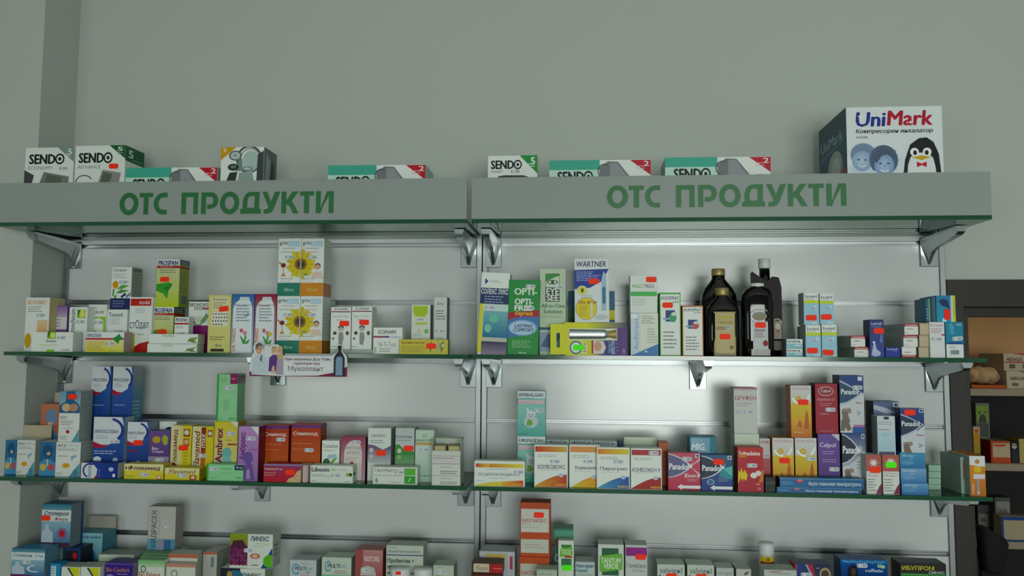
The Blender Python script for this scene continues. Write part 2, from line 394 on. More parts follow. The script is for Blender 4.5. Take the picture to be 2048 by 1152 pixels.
def header(x0, x1, tx0, tx1, ty0, ty1, label, where):
    ox = (x0 + x1) / 2
    o = slab('glass_shelf', x0, x1, -DH, -.0055, HZ); tag(o, 'clear green-edged glass shelf carrying the lettered front pane, ' + where, 'shelf')
    root = empty('lettered_sign', (ox, -DH, HZ))
    m = MB(); m.box(x0 - ox, -.0005, GT + .0002, x1 - ox, .0055, FASCIA_T - HZ, mis=[0, 0, 1, 1, 1, 1])
    fas = m.build('front_pane', [MAT['fascia'], MAT['edge']], root)
    A = hit(tx0, ty1, -DH); B = hit(tx1, ty1, -DH); Tp = hit(tx0, ty0, -DH)
    sc = (B.x - A.x) / 11.16; hh = Tp.z - A.z; slope = 0
    zb = (A.z + B.z) / 2
    for ch, off in SIGN:
        l = MB()
        for n_, poly in enumerate(glyph(ch)):
            pts = [(A.x - ox + (off + x) * sc, -.0010 - .00003 * n_, zb - HZ + z * hh) for x, z in poly]
            l.face(pts, '#1c6b35')
        l.build('sign_letter', MAT['sign'], fas)
    tag(root, label, 'shop sign')
header(XLS - .002, -EPS, 239, 667, 385, 428, 'frosted glass pane with green lettering, beside the white pillar', 'beside the white pillar')
header(EPS, WID, 1214, 1693, 370, 414, 'frosted glass pane with green lettering, beside the dark doorway', 'beside the dark doorway')

# ================================================================== chromed brackets
def make_bracket():
    root = empty('shelf_bracket')
    p = MB(); p.box(-.0205, -.0065, -.066, .0205, -.0042, .006); p.box(-.016, -.0042, .002, .016, .009, .0045)
    p.build('hook_plate', MAT['steel'], root, bevel=.0012)
    a = MB(); secs = []
    for y, top, wt, bot, wb in ((-.0066, .0, .0195, -.060, .0035), (-.014, .001, .0190, -.051, .0035), (-.024, .002, .0180, -.039, .0040), (-.036, .003, .0170, -.031, .0045), (-.055, .004, .0160, -.025, .0055), (-.110, .006, .0145, -.018, .0070), (-.165, .0078, .0130, -.010, .0080), (-.178, .008, .0120, -.004, .0080)):
        mid = (top * .75 + bot * .25)
        secs.append([(-wt, y, top), (-wt * .96, y, mid), (-wb, y, bot), (wb, y, bot), (wt * .96, y, mid), (wt, y, top)])
    for s0, s1 in zip(secs, secs[1:]):
        for i in range(6): a.face([s0[i], s1[i], s1[(i + 1) % 6], s0[(i + 1) % 6]])
    a.face(secs[0]); a.face(secs[-1][::-1])
    a.build('arm', MAT['steel'], root, weld=True)
    r = MB(); r.box(-.0008, -.0105, -.063, .0008, -.0066, -.018); r.build('pleat', MAT['steel'], root, bevel=.0003)
    return root
BR = make_bracket(); _first = [True]
def bracket(px, py, z, label):
    if _first[0]: o = BR; _first[0] = False
    else:
        o = BR.copy(); COL.objects.link(o)
        for ch in BR.children:
            c = ch.copy(); COL.objects.link(c); c.parent = o
    o.location = (hit(px, py, 0).x, -.0, z); tag(o, label, 'bracket', 'chromed shelf brackets')
zb = ROWS[0] + .006
for px, py, lab in ((150, 520, 'under the header by the white pillar'), (938, 520, 'under the pillar-side header, at the seam of the panels'), (987, 520, 'under the doorway-side header, at the seam of the panels'), (1856, 518, 'under the header by the dark doorway')):
    bracket(px, py, zb, 'chromed shelf bracket ' + lab)
for px, py, lab in ((132, 745, 'under the upper shelf by the white pillar'), (557, 760, 'half hidden behind the display card'), (937, 748, 'under the upper pillar-side shelf, at the panel seam'), (988, 748, 'under the upper doorway-side shelf, at the panel seam'), (1395, 752, 'under the upper shelf, below the two small ear spray boxes'), (1866, 755, 'under the upper shelf by the dark doorway')):
    bracket(px, py, S1Z - GT - .0092, 'chromed shelf bracket ' + lab)
for px, py, lab in ((122, 980, 'under the second shelf by the white pillar'), (526, 990, 'under the second shelf, below the orange boxes'), (932, 995, 'under the second pillar-side shelf, at the panel seam'), (986, 1000, 'under the second doorway-side shelf, at the panel seam'), (1877, 1015, 'under the second shelf by the dark doorway')):
    bracket(px, py, S2Z - GT - .0092, 'chromed shelf bracket ' + lab)
for x, lab in ((-1.06, 'pillar end'), (-.04, 'panel seam, pillar side'), (.04, 'panel seam, doorway side'), (1.08, 'doorway end')):
    o = BR.copy(); COL.objects.link(o)
    for ch in BR.children:
        c = ch.copy(); COL.objects.link(c); c.parent = o
    o.location = (x, 0, S3Z - GT - .0092); tag(o, 'chromed shelf bracket under the lowest shelf, ' + lab, 'bracket', 'chromed shelf brackets')

# ================================================================== things on the glass headers
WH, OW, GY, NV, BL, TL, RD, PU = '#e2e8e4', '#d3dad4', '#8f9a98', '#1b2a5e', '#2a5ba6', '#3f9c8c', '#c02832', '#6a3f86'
GN, LG, YL, OR, BK, MG, PK, DG = '#2f8f45', '#8cc63f', '#dcd23c', '#d9702a', '#17191c', '#8d1f6a', '#c25a72', '#1d5a35'
SKIN, BEI = '#c79d80', '#c9c0a6'
def sendo(u0, v0, u1, v1, c='#141a1c'):
    uw = (u1 - u0); hh = v1 - v0
    return [T('SEND', u0, v0, u0 + uw * .76, v1, c, .09), ARC(u1 - uw * .12, (v0 + v1) / 2, uw * .135, hh * .58, .32, c, 0, 360, 20), C(u1 - uw * .12, (v0 + v1) / 2, uw * .045, hh * .2, c)]
def five(u0, v0, c='#3c7a60', n='5', word='ГАРАНЦИЯ', fg='#dfe6e2', left=False):
    if left: return [P(c, (0, v0), (0, 0), (1 - u0, 0)), T(n, .05, v0 * .12, .05 + (1 - u0) * .2, v0 * .42, fg, .06)]
    return [P(c, (1, v0), (1, 0), (u0, 0)), T(n, 1 - (1 - u0) * .38, v0 * .12, 1 - (1 - u0) * .12, v0 * .5, fg, .06), L(u0 + (1 - u0) * .42, v0 * .42, 1 - (1 - u0) * .14, v0 * .66, 2, fg)]
carton('H', 48, 146, 295, .075, .09, 'white blood pressure monitor box with grey-green corner, next to the pillar', WH, sendo(.08, .17, .80, .40) + five(.66, .36, '#7c948c') + [
    T('ECONOMY', .07, .46, .58, .54, '#7e8886', .0), P('#7c7a78', (.28, 1), (.40, .60), (.92, .72), (.90, 1)), P('#5c6658', (.40, .98), (.47, .66), (.78, .73), (.72, .98)), P('#46454a', (0, 1), (0, .55), (.2, .68), (.16, .9)), W(.80, .52)], side=OW, vp=82, name='device_box')
carton('H', 148, 249, 291, .070, .085, 'white blood pressure monitor box with dark green corner running onto its side', WH, sendo(.07, .18, .74, .41) + [
    P(DG, (1, .32), (1, 0), (.68, 0)), T('5', .84, .04, .95, .14, '#cfd8d2', .06), L(.84, .16, .97, .24, 2, '#9fb5a5'), T('ADVANCE', .06, .47, .52, .55, '#7e8886', .0),
    P('#8f908e', (.46, 1), (.56, .58), (.93, .66), (.88, 1)), P('#5c6658', (.50, .97), (.58, .63), (.76, .68), (.70, .97)), ARC(.2, .9, .18, .2, .12, '#55565a', 30, 170), S(.78, .50)],
    side=OW, rart=[P(DG, (0, .36), (1, .36), (1, 0), (0, 0)), T('5', .16, .08, .42, .26, '#cfd8d2', .06), L(.4, .26, .9, .32, 1, '#7fa08a')], vp=84, name='device_box')
def cuffbox(x0, x1, yt, f, label):
    cw = [R(0, 0, .50, 1, '#bfe0d2'), R(0, 0, .50, .39, '#4aa894')] + sendo(.08, .46, .43, .88) + [P('#74777c', (.50, 1), (.50, .30), (.58, .06), (.68, .08), (.80, .7), (.84, 1)), P('#90949a', (.60, 1), (.60, .14), (.67, .12), (.78, .72), (.80, 1)),
        ARC(.55, .45, .07, .3, .15, '#4a4d52', 60, 260), ARC(.9, .9, .12, .2, .1, '#9aa0a2', 20, 160), P('#b8303e', (1, .62), (1, .02), (.80, .02)), T('2', .93, .06, .985, .26, '#e8d8d8', .05), L(.86, .22, .98, .4, 2, '#e0b8b8')]
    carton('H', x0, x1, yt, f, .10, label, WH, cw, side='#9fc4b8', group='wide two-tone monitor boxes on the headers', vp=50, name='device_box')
cuffbox(250, 434, 335, .012, 'wide teal and white device box with red corner, beside the stethoscope box')
cuffbox(655, 851, 330, .03, 'wide teal and white device box with red corner, alone over the pillar-side header')
cuffbox(1098, 1302, 320, .03, 'wide teal and white device box with red corner, beside the narrow white monitor box')
cuffbox(1330, 1542, 314, .03, 'wide teal and white device box with red corner, beside the large penguin box')
carton('H', 440, 527, 294, .012, .08, 'white box printed with a stethoscope and gauge, gold corner', WH, [P('#c89b2e', (0, .34), (0, 0), (.36, 0)), T('2', .05, .03, .13, .12, '#efe6cc', .05),
    ARC(.66, .32, .30, .36, .14, '#3c4146', 0, 360, 28), ARC(.68, .34, .24, .31, .1, '#8b9596', 0, 360, 28), C(.70, .36, .19, .26, '#a9c0bb'), C(.34, .22, .15, .13, '#566063'), C(.34, .22, .115, .1, '#b7c2c2'), C(.33, .22, .03, .03, '#7a8585'), P('#6c8a84', (.36, .62), (.42, .28), (.50, .30), (.52, .62)),
    C(.30, .52, .13, .09, '#24302f'), C(.30, .51, .07, .04, '#5f7f78'), C(.62, .56, .14, .06, '#7d8d8c'), C(.62, .56, .08, .03, '#c0cccc'), P('#2f3436', (.10, 1), (.22, .66), (.40, .64), (.34, 1)), P('#8fa3a0', (.40, 1), (.44, .66), (.74, .62), (.80, 1)), P('#3c4146', (.84, 1), (.86, .2), (1, .1), (1, 1))],
    side='#5d6a66', rart=[P('#8fa09c', (.1, .9), (.2, .1), (.5, .3), (.4, .9)), P('#2c3233', (.5, 1), (.6, .2), (.8, .4), (.75, 1))], vp=78, name='device_box')
carton('H', 975, 1075, 311, .05, .06, 'narrow white monitor box with green corner beside the panel seam', WH, sendo(.06, .22, .68, .58) + five(.64, .80, GN) + [T('SMART', .06, .64, .32, .76, '#7e8886', 0), P('#3d3a3e', (.18, 1), (.22, .90), (.34, .86), (.72, .87), (.82, .94), (.88, 1)), W(.56, .70)], vp=46, name='device_box')
star = [(.09 + .06 * (1 if i % 2 == 0 else .42) * math.sin(i * math.pi / 5), .16 - .055 * (1 if i % 2 == 0 else .42) * math.cos(i * math.pi / 5)) for i in range(10)]
star2 = [(u + .535, v + .02) for u, v in star]
carton('H', 1693, 1887, 213, .012, .20, 'large white inhaler box with a penguin-shaped device and faces', '#dde4e6', [
    T('Uni', .10, .08, .42, .285, '#2a3a8c', .065, .1), T('Mark', .425, .065, .90, .275, '#b02238', .065, .1), P('#e6ebea', *[(.155 + (u - .09) * .62, v - .015) for u, v in star]), P('#e6ebea', *[(.672 + (u - .09) * .36, .235 + (v - .16) * .5) for u, v in star]),
    T('Компресорен инхалатор', .10, .325, .90, .40, '#17191c', .03, .15), T('CN-02580', .10, .43, .22, .46, '#5c6468', 0),
    CG(.30, .80, .34, .26, '#a9c0d8', '#dde4e6'), CG(.12, .95, .2, .12, '#c4d4e2', '#cfdbe4'), CG(.17, .70, .135, .17, '#6d7f9c', '#7f92ae'), CG(.155, .79, .105, .15, '#b9cae0', '#8ba5c8'), CG(.38, .78, .15, .22, '#3a465e', '#55657f'), CG(.385, .86, .105, .17, '#b4c8e2', '#7d99c2'), P('#4c5a74', (.28, .80), (.33, .62), (.42, .60), (.46, .68), (.36, .72), (.31, .82)),
    C(.12, .77, .016, .011, '#4a5a78'), C(.19, .775, .016, .011, '#4a5a78'), ARC(.155, .835, .045, .045, .3, '#e3ebf4', 200, 340, 8), C(.345, .83, .017, .011, '#34425a'), C(.425, .83, .017, .011, '#34425a'), ARC(.385, .905, .05, .05, .3, '#e9eff6', 200, 340, 8), P('#8fa8cc', (.38, .84), (.395, .84), (.40, .885), (.375, .885)), P('#d0dbe8', (.20, 1), (.28, .93), (.34, .99), (.34, 1)),
    P('#101318', (.58, 1), (.60, .78), (.66, .56), (.75, .47), (.83, .46), (.90, .53), (.95, .70), (.97, 1)), P('#dfe4e6', (.62, 1), (.63, .85), (.66, .74), (.73, .68), (.84, .68), (.89, .76), (.91, .88), (.92, 1)),
    C(.70, .67, .045, .06, '#f0f4f4'), C(.83, .67, .045, .06, '#f0f4f4'), C(.705, .68, .02, .035, '#0d0f12'), C(.825, .68, .02, .035, '#0d0f12'), P('#c9a73a', (.67, .745), (.77, .72), (.87, .745), (.77, .79)), P('#c02832', (.72, .81), (.77, .84), (.82, .81), (.82, .89), (.77, .86), (.72, .89)), W(.47, .645)],
    side=['#2f4c5c', WH], lart=[GV(0, 0, 1, 1, '#2d4b58', '#3f6478'), T('UniMark', .08, .26, .88, .42, '#9fb6be', .02, 0), P('#5d7f8c', (.1, .5), (.9, .42), (.9, .46), (.1, .54)), C(.6, .78, .26, .26, '#a8b9b8'), C(.62, .82, .16, .2, '#cdd5d0'), C(.88, .92, .1, .08, '#b0625a')], vp=138, name='device_box')

# ================================================================== upper shelf, pillar side
carton('A', 50, 98, 595, .055, .06, 'tall white carton with orange print at the pillar end of upper shelf', WH, [T('ИСЛАМИНТ', .08, .05, .88, .13, '#d88a3c', .03), L(.1, .16, .8, .28, 3), C(.16, .80, .14, .14, '#c9a23c'), GV(.52, .42, .95, .78, '#e2c9a4', '#d59a58'), W(.66, .33)], side='#c6b98c')
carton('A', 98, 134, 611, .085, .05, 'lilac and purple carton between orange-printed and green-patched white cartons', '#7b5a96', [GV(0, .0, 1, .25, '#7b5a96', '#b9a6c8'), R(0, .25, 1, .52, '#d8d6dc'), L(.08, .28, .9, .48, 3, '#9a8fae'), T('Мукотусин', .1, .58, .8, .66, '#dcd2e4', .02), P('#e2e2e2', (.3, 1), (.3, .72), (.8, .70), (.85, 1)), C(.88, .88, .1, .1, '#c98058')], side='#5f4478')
carton('A', 137, 174, 614, .058, .045, 'white carton with upright lettering and lime green patch', WH, [T('Bronchicum', .08, .05, .34, .62, '#2a332e', .02, 0, 1), R(.46, .06, .90, .25, LG), C(.72, .15, .16, .09, '#d9e070'), P('#3c7a2a', (.46, .25), (.46, .06), (.62, .06), (.56, .16)), W(.66, .33), L(.45, .60, .9, .7, 2), L(.4, .8, .9, .85, 1)])
carton('A', 175, 213, 609, .090, .045, 'pale carton with apple green lower half and white blob', WH, [L(.1, .05, .5, .09, 1), T('STOLUX', .08, .13, .85, .19, '#3a4038', .03), R(.05, .26, .96, 1, LG), P('#e6ebe2', (.25, .50), (.32, .32), (.60, .28), (.84, .34), (.86, .70), (.55, .75), (.50, .58)), C(.32, .78, .14, .07, '#cfd8b8'), W(.62, .38)])
carton('A', 63, 146, 664, .010, .035, 'low white carton with two small lime squares at its centre', WH, [R(.38, 0, .58, .35, LG), C(.51, .16, .06, .14, '#dde07a'), P('#3c7a2a', (.38, .35), (.38, 0), (.45, 0), (.43, .2)), T('Bronchicum', .36, .38, .60, .52, '#39443c', .02), L(.2, .60, .75, .74, 1, '#c8cf9a'), R(.38, .88, .56, 1, LG), T('Cassella', .74, .84, .92, .93, '#525c55', 0), W(.72, .28)])
t1 = carton('A', 213, 254, 619, .062, .055, 'white herbal carton with orange fruit print, under its navy-banded twin', WH, [T('Tussavit', .08, .07, .80, .17, '#3a4a78', .02), L(.1, .2, .85, .36, 3, '#b3bcb8'), C(.2, .63, .14, .1, '#d7a23c'), P('#6aa84a', (.3, .7), (.55, .58), (.8, .66), (.5, .72)), P('#4f9a3c', (.2, .85), (.4, .7), (.9, .78), (.4, .84)), W(.62, .52)])
carton('A', 222, 263, 534, .064, .050, 'tall white herbal carton with navy foot standing on another carton', WH, [T('Тусавит', .06, .04, .76, .12, '#3a4a6a', .02), L(.1, .15, .9, .28, 3, '#aab4b4'), C(.22, .42, .15, .09, '#d39a34'), P('#5fa044', (.3, .52), (.55, .42), (.9, .44), (.55, .52)), P('#4f9440', (.25, .62), (.5, .53), (.9, .56), (.5, .62)), P('#5fa044', (.08, .7), (.1, .52), (.18, .52), (.16, .68)), P('#5fa044', (.12, .82), (.2, .66), (.32, .68), (.2, .8)), R(0, .74, 1, 1, NV), P(NV, (.5, .70), (.72, .60), (.76, .66), (.55, .74)), P('#8088a8', (.74, .68), (.98, .6), (1, .66), (.78, .74)), T('', 0, 0, 1, 1) if False else L(.12, .78, .8, .96, 3, '#8088b0'), W(.62, .36)], on=t1, side='#98a298', rart=[R(.15, .03, .9, .10, '#6d7874'), L(.15, .14, .9, .8, 9, '#7f8a86'), R(0, .74, 1, 1, NV)])
carton('A', 171, 248, 664, .010, .032, 'low yellow and white carton with red stripe and ivy leaf', WH, [GV(0, .40, 1, 1, '#d9dc9a', '#d4d24e'), R(0, .30, 1, .385, RD), T('ПРОСПАН', .03, .09, .40, .26, '#24428c', .05), P('#2f8a3c', (.70, .32), (.80, .22), (.88, .08), (.92, .22), (.98, .30), (.88, .44), (.86, .60), (.78, .46)), L(.04, .46, .56, .92, 5, '#c99a58'), L(.6, .9, .97, .96, 1, '#9aa060'), W(.66, .58)], side='#b09aa0')
carton('A', 253, 264, 667, .050, .03, 'narrow yellow-green carton end squeezed beside the red-cornered white carton', '#a9b455', [R(0, 0, 1, .1, '#8c9a48'), L(.2, .2, .8, .6, 3, '#7c8640')])
carton('A', 258, 304, 594, .062, .05, 'white carton with thin tall lettering, red top panel and red corner', WH, [R(.04, .03, .95, .16, '#b8302c'), T('stodal', .42, .06, .88, .13, '#e6dede', .02), L(.25, .2, .75, .3, 3, '#9fb8d0'), T('стОдал', .04, .42, .86, .60, '#28306a', 0), P('#b8302c', (.22, 1), (.22, .92), (.50, .84), (.9, .80), (.9, 1)), L(.4, .66, .7, .7, 1)])
def prospan_art(st=True):
    a = [R(0, 0, 1, .12, '#e6e8ea'), T('PROSPAN', .05, .025, .92, .12, '#1d2c74', .08), R(0, .135, 1, .185, '#b01f3c'), L(.15, .145, .85, .178, 1, '#d59aa8'), GV(0, .185, 1, 1, '#c9cfa0', '#b4c832'), L(.12, .21, .85, .30, 2, '#7c8462'), P('#3f9a35', (0, .52), (.25, .50), (.55, .48), (.72, .52), (.55, .64), (.50, .84), (.32, .72), (0, .66)), P('#2f7f2c', (.3, .6), (.72, .52), (.5, .7))]
    return a + ([S(.36, .42)] if st else [])
p1 = carton('A', 303, 347, 614, .075, .055, 'yellow-green carton with ivy leaf, supporting an identical taller-standing carton', '#c4cc8a', prospan_art(False) + [S(.5, .90 - .35)], side='#95a040', rart=[R(0, 0, 1, .12, '#4c5a66'), L(.1, .02, .9, .11, 2, '#a8b2b4'), R(0, .135, 1, .185, '#8c1f34'), L(.1, .25, .9, .9, 8, '#6f7834')], vp=104)
carton('A', 313, 359, 519, .078, .050, 'yellow-green carton with big ivy leaf, raised on another one', '#c4cc8a', prospan_art(), side='#8f9a3c', rart=[R(0, 0, 1, .10, '#3f5560'), L(.1, .02, .9, .09, 2, '#a8b2b4'), R(0, .135, 1, .185, '#8c1f34'), L(.1, .25, .9, .7, 7, '#6f7834'), R(.3, .75, .8, .92, '#55706a')], on=p1)
carton('A', 348, 377, 634, .047, .025, 'small white carton with navy word and red stripe on flat cartons', WH, [T('PROSPAN', .08, .06, .90, .22, '#1d2c74', .05), R(0, .28, 1, .36, '#b01f3c'), L(.1, .42, .9, .56, 2), W(.5, .80)], vp=42)
q1 = carton('A', 294, 394, 688, .008, .036, 'flat white carton with olive leaf print, lower of two', WH, [L(.28, .06, .62, .35, 2, '#7f9a7c'), P('#7d9a5a', (.74, .9), (.84, .5), (1, .3), (.92, .7)), P('#5f8048', (.78, .5), (.9, .62), (1, .9), (.86, .86)), R(0, .93, 1, 1, '#c4ccc4')], side='#a4ae98', group='flat white cartons with olive leaf print')
carton('A', 297, 396, 668, .009, .036, 'flat white carton with olive leaf print, upper of two', WH, [L(.28, .06, .62, .35, 2, '#7f9a7c'), P('#7d9a5a', (.78, .8), (.84, .4), (1, .3), (.94, .7)), P('#5f8048', (.8, .5), (.9, .62), (1, .9), (.88, .86)), R(0, .93, 1, 1, '#c4ccc4')], side='#a4ae98', on=q1, group='flat white cartons with olive leaf print')
carton('A', 376, 417, 603, .090, .05, 'white and plum carton with tea cup print', WH, [T('BRONCHO', .05, .03, .96, .10, '#4a5c48', .04), T('STOP', .28, .11, .80, .17, '#4a5c48', .04), R(.75, .12, 1, .16, '#b85a4c'), C(.55, .34, .18, .06, '#d2dccc'), P('#6f9a5c', (.6, .40), (.9, .22), (1, .3), (.8, .42)), ARC(.5, .38, .24, .1, .3, '#7d9c78', 180, 360, 10), R(0, .47, 1, 1, '#7c1f66')], side='#b8c0b8')
carton('A', 416, 462, 590, .030, .05, 'tall pale yellow carton with black and white floral panel', '#d4cf86', [R(.14, .04, .90, .27, '#dcd9b0'), T('Живовлек', .18, .05, .84, .10, '#5c5a44', .01), L(.2, .12, .85, .24, 3, '#8c8862'), R(.16, .29, .88, .54, '#e2e2d6')] + [C(.22 + .12 * (i % 6) + .03 * (i // 6 % 2), .33 + .06 * (i // 6), .035, .016, '#6c6a60') for i in range(22)] + [L(.1, .71, .9, .79, 2, '#7c7a4a'), T('250 ml', .34, .85, .62, .89, '#5c5a3a', .02), R(.16, .93, .74, .975, '#22221c'), S(.68, .24, ang=8)], side='#a8a460')
def muko(bg1, bg2):
    return [GV(0, 0, 1, 1, bg1, bg2), P('#dfe6ea', (.06, 1), (.06, .24), (.16, .15), (.34, .10), (.36, .05), (.76, .05), (.78, .10), (.86, .15), (.92, .24), (.92, 1)), R(.38, .05, .74, .11, '#c9d6de'), L(.2, .18, .85, .48, 6, '#7c8896'), T('DR.THEISS', .06, .58, .20, .97, '#cf7a3c', .05, 0, 1), C(.46, .62, .08, .035, '#c76a86'), C(.62, .66, .09, .035, '#cf8aa0'), P('#4f9a55', (.55, .85), (.40, .72), (.44, .71), (.58, .78), (.64, .68), (.70, .72), (.64, .82), (.85, .76), (.78, .84))]
carton('A', 463, 508, 588, .030, .05, 'blue carton with white bottle outline, crescent moon and pink flowers', '#3a6ea8', muko('#2f66a4', '#b9cbdc') + [T('Mucoplant', .15, .17, .86, .205, '#4a6488', .01), ARC(.66, .34, .10, .04, .4, '#4a78b0', 200, 400)], side='#2f5488')
carton('A', 509, 552, 588, .030, .05, 'crimson carton with white bottle outline and yellow-pink flowers', '#9a2444', muko('#8f1c3c', '#c9b4c0') + [T('Mucoplant', .15, .17, .86, .205, '#6a4458', .01), C(.76, .68, .09, .04, '#d8c040')], side='#6f1a30')
def grin(left, stk=True):
    a = [T('grin', .05, .045, .40, .13, '#2c4a66', .03), GH(.42, .05, .92, .135, '#a8cde4', '#8fc0de'), T('tuss', .46, .055, .90, .125, '#d6e6f0', .04), L(.2, .16, .85, .19, 1, '#8a9494'), L(.12, .22, .9, .26, 1, '#8fb89c' if left else '#d8a48c')]
    cx = .98 if left else .02; pet = []
    for i in range(26):
        t = math.radians(i * 360 / 26); r1 = .55 + .06 * math.sin(i * 2.3)
        p = [(cx + .2 * math.cos(t - .16), .45 - .08 * math.sin(t - .16)), (cx + r1 * math.cos(t - .11), .45 - r1 * .42 * math.sin(t - .11)), (cx + r1 * 1.05 * math.cos(t), .45 - r1 * .44 * math.sin(t)), (cx + r1 * math.cos(t + .11), .45 - r1 * .42 * math.sin(t + .11)), (cx + .2 * math.cos(t + .16), .45 - .08 * math.sin(t + .16))]
        p = [(min(1, max(0, u)), v) for u, v in p]
        if abs(sum(q_[0] for q_ in p) / len(p) - (1 if left else 0)) > .02: pet.append(P('#d8c83a' if i % 2 else '#c9b52c', *p))
    a += pet + [C(cx, .45, .24, .10, '#8a6a2a', 90 if left else -90, 270 if left else 90, 16), C(cx, .45, .15, .06, '#4c3a20', 90 if left else -90, 270 if left else 90, 12)]
    if left: a += [C(.24, .47, .11, .04, '#7a2c24'), P('#a06040', (.02, .42), (.05, .41), (.2, .45), (.18, .47)), R(.235, .5, .26, .62, '#c98a4c'), P('#d08a4a', (.14, .66), (.25, .60), (.36, .66))]
    else: a += [C(.74, .48, .13, .05, '#5c4434'), C(.74, .50, .11, .045, '#d0a890'), P('#dcc8bc', (.45, .68), (.56, .58), (.9, .58), (1, .70)), C(.2, .63, .06, .022, '#4fa060')]
    a += [L(.14, .69, .86, .72, 1), R(.08, .735, .74, .765, '#f0f2f0'), L(.12, .74, .7, .762, 1), R(0, .775, 1, 1, '#2c7a68' if left else '#cf8a34'), T('Aboca', .28, .86, .72, .92, '#b8d8c4' if left else '#c9c07c', .02, .3), W(.5, .33)]
    return a
g1 = carton('A', 553, 600, 592, .035, .06, 'white cough syrup carton, half sunflower, green foot, lower of its stack', WH, grin(True), side=OW)
g2 = carton('A', 600, 645, 592, .035, .06, 'white cough syrup carton, half sunflower, orange foot, lower of its stack', WH, grin(False), side='#ccd4cc', rart=[R(0, .775, 1, 1, '#a86a28'), L(.15, .1, .85, .7, 10, '#b3bcb6')])
carton('A', 556, 602, 477, .035, .06, 'white cough syrup carton, half sunflower, green foot, upper of its stack', WH, grin(True), side=OW, on=g1)
carton('A', 602, 648, 477, .035, .06, 'white cough syrup carton, half sunflower, orange foot, upper of its stack', WH, grin(False), side='#ccd4cc', rart=[R(0, .775, 1, 1, '#a86a28'), L(.15, .1, .85, .7, 10, '#b3bcb6')], on=g2)
carton('A', 612, 657, 600, .100, .055, 'white carton half hidden behind the sunflower cartons', WH, [L(.1, .1, .9, .7, 8), R(0, .8, 1, 1, '#cf8a34')], side='#b4beb6')
ec = carton('A', 660, 746, 699, .030, .05, 'flat grey-white carton supporting two cartons with orange stickers', '#a9b2ac', [L(.1, .2, .9, .8, 2)])
def ecop():
    return [T('ECOPHARM', .18, .03, .86, .075, '#2a3034', .04), GH(.03, .10, .97, .125, '#b03a48', '#3a3f80'), T('Бро-Ти-Тус', .12, .20, .88, .26, '#8a8f8f', .0), L(.3, .29, .7, .33, 1), C(.52, .52, .14, .06, '#b9b4ae'), ARC(.52, .50, .15, .06, .5, '#4a4440', 0, 180), P('#8f9490', (.42, .60), (.62, .60), (.66, .74), (.58, .90), (.42, .88), (.40, .72)), C(.22, .62, .09, .04, '#4a3c38'), C(.14, .75, .06, .025, '#6c6460'), C(.84, .62, .08, .05, '#6c4a3c'), L(.05, .92, .3, .96, 1)]
carton('A', 661, 702, 614, .032, .045, 'white carton with grey figure and sticker, next to the sunflower cartons', WH, ecop() + [S(.68, .39)], on=ec, side=OW)
carton('A', 703, 744, 613, .032, .045, 'white carton with grey figure and sticker, next to the low wide carton', WH, ecop() + [S(.62, .37)], on=ec, side=OW)
carton('A', 746, 805, 655, .020, .04, 'low white carton with red-blue stripe and grey lettering', WH, [T('ECOPHARM', .18, .10, .78, .24, '#30383a', .03), GH(0, .32, .55, .385, '#b03a48', '#3a3f80'), T('children', .58, .30, .96, .40, '#7f9cc4', .02), T('Ni-Ti-Tuss', .18, .54, .78, .72, '#8f9494', 0), L(.22, .76, .7, .94, 2), R(.03, .74, .12, .95, '#a8c8b0')], side=OW)
carton('A', 798, 896, 679, .008, .030, 'long low yellow balm carton with gold side and thyme print', '#c9bf55', [T('Хустамол балсам', .05, .14, .52, .32, '#7a3420', .03), L(.05, .42, .6, .9, 4, '#9a9444'), P('#7d8a4c', (.64, .9), (.60, .4), (.66, .1), (.70, .5)), P('#a8b07c', (.78, .95), (.70, .4), (.80, .05), (.84, .5)), P('#7d8a4c', (.86, .9), (.84, .3), (.92, .1), (.92, .6)), C(.76, .3, .03, .1, '#cfd0b0'), C(.9, .4, .03, .1, '#cfd0b0'), S(.66, .44)], side='#a89a3a', rart=[R(.3, 0, .5, 1, '#8a7c28')])
carton('A', 822, 861, 609, .055, .035, 'white and lime carton with small giraffe print', '#d3dad0', [P('#a8c83c', (.1, .03), (.85, .03), (.85, .17), (.7, .25), (.2, .24), (.1, .15)), L(.3, .28, .75, .34, 1), R(.22, .36, .84, .41, '#b8cc6c'), C(.42, .53, .09, .04, '#d8c8a8'), C(.80, .54, .12, .05, '#7fb87c'), L(.1, .58, .7, .64, 2, '#8fb4d0'), P('#c8924a', (.45, .80), (.42, .68), (.50, .70), (.86, .78), (.84, .88), (.56, .88)), P('#7fae5c', (.1, .9), (.2, .8), (.4, .82), (.3, .9))], side='#4a3560')
carton('A', 867, 894, 594, .058, .04, 'slim pale carton with violet side and silver globe', '#ccd4d0', [T('Atma', .2, .10, .75, .17, '#5c6468', 0, .3), L(.15, .26, .95, .48, 4, '#5f6668'), W(.5, .70), C(.5, .96, .42, .12, '#c4ccca'), ARC(.5, .96, .42, .12, .1, '#8f9a98', 0, 180)], side='#4c3a6a', vp=98)

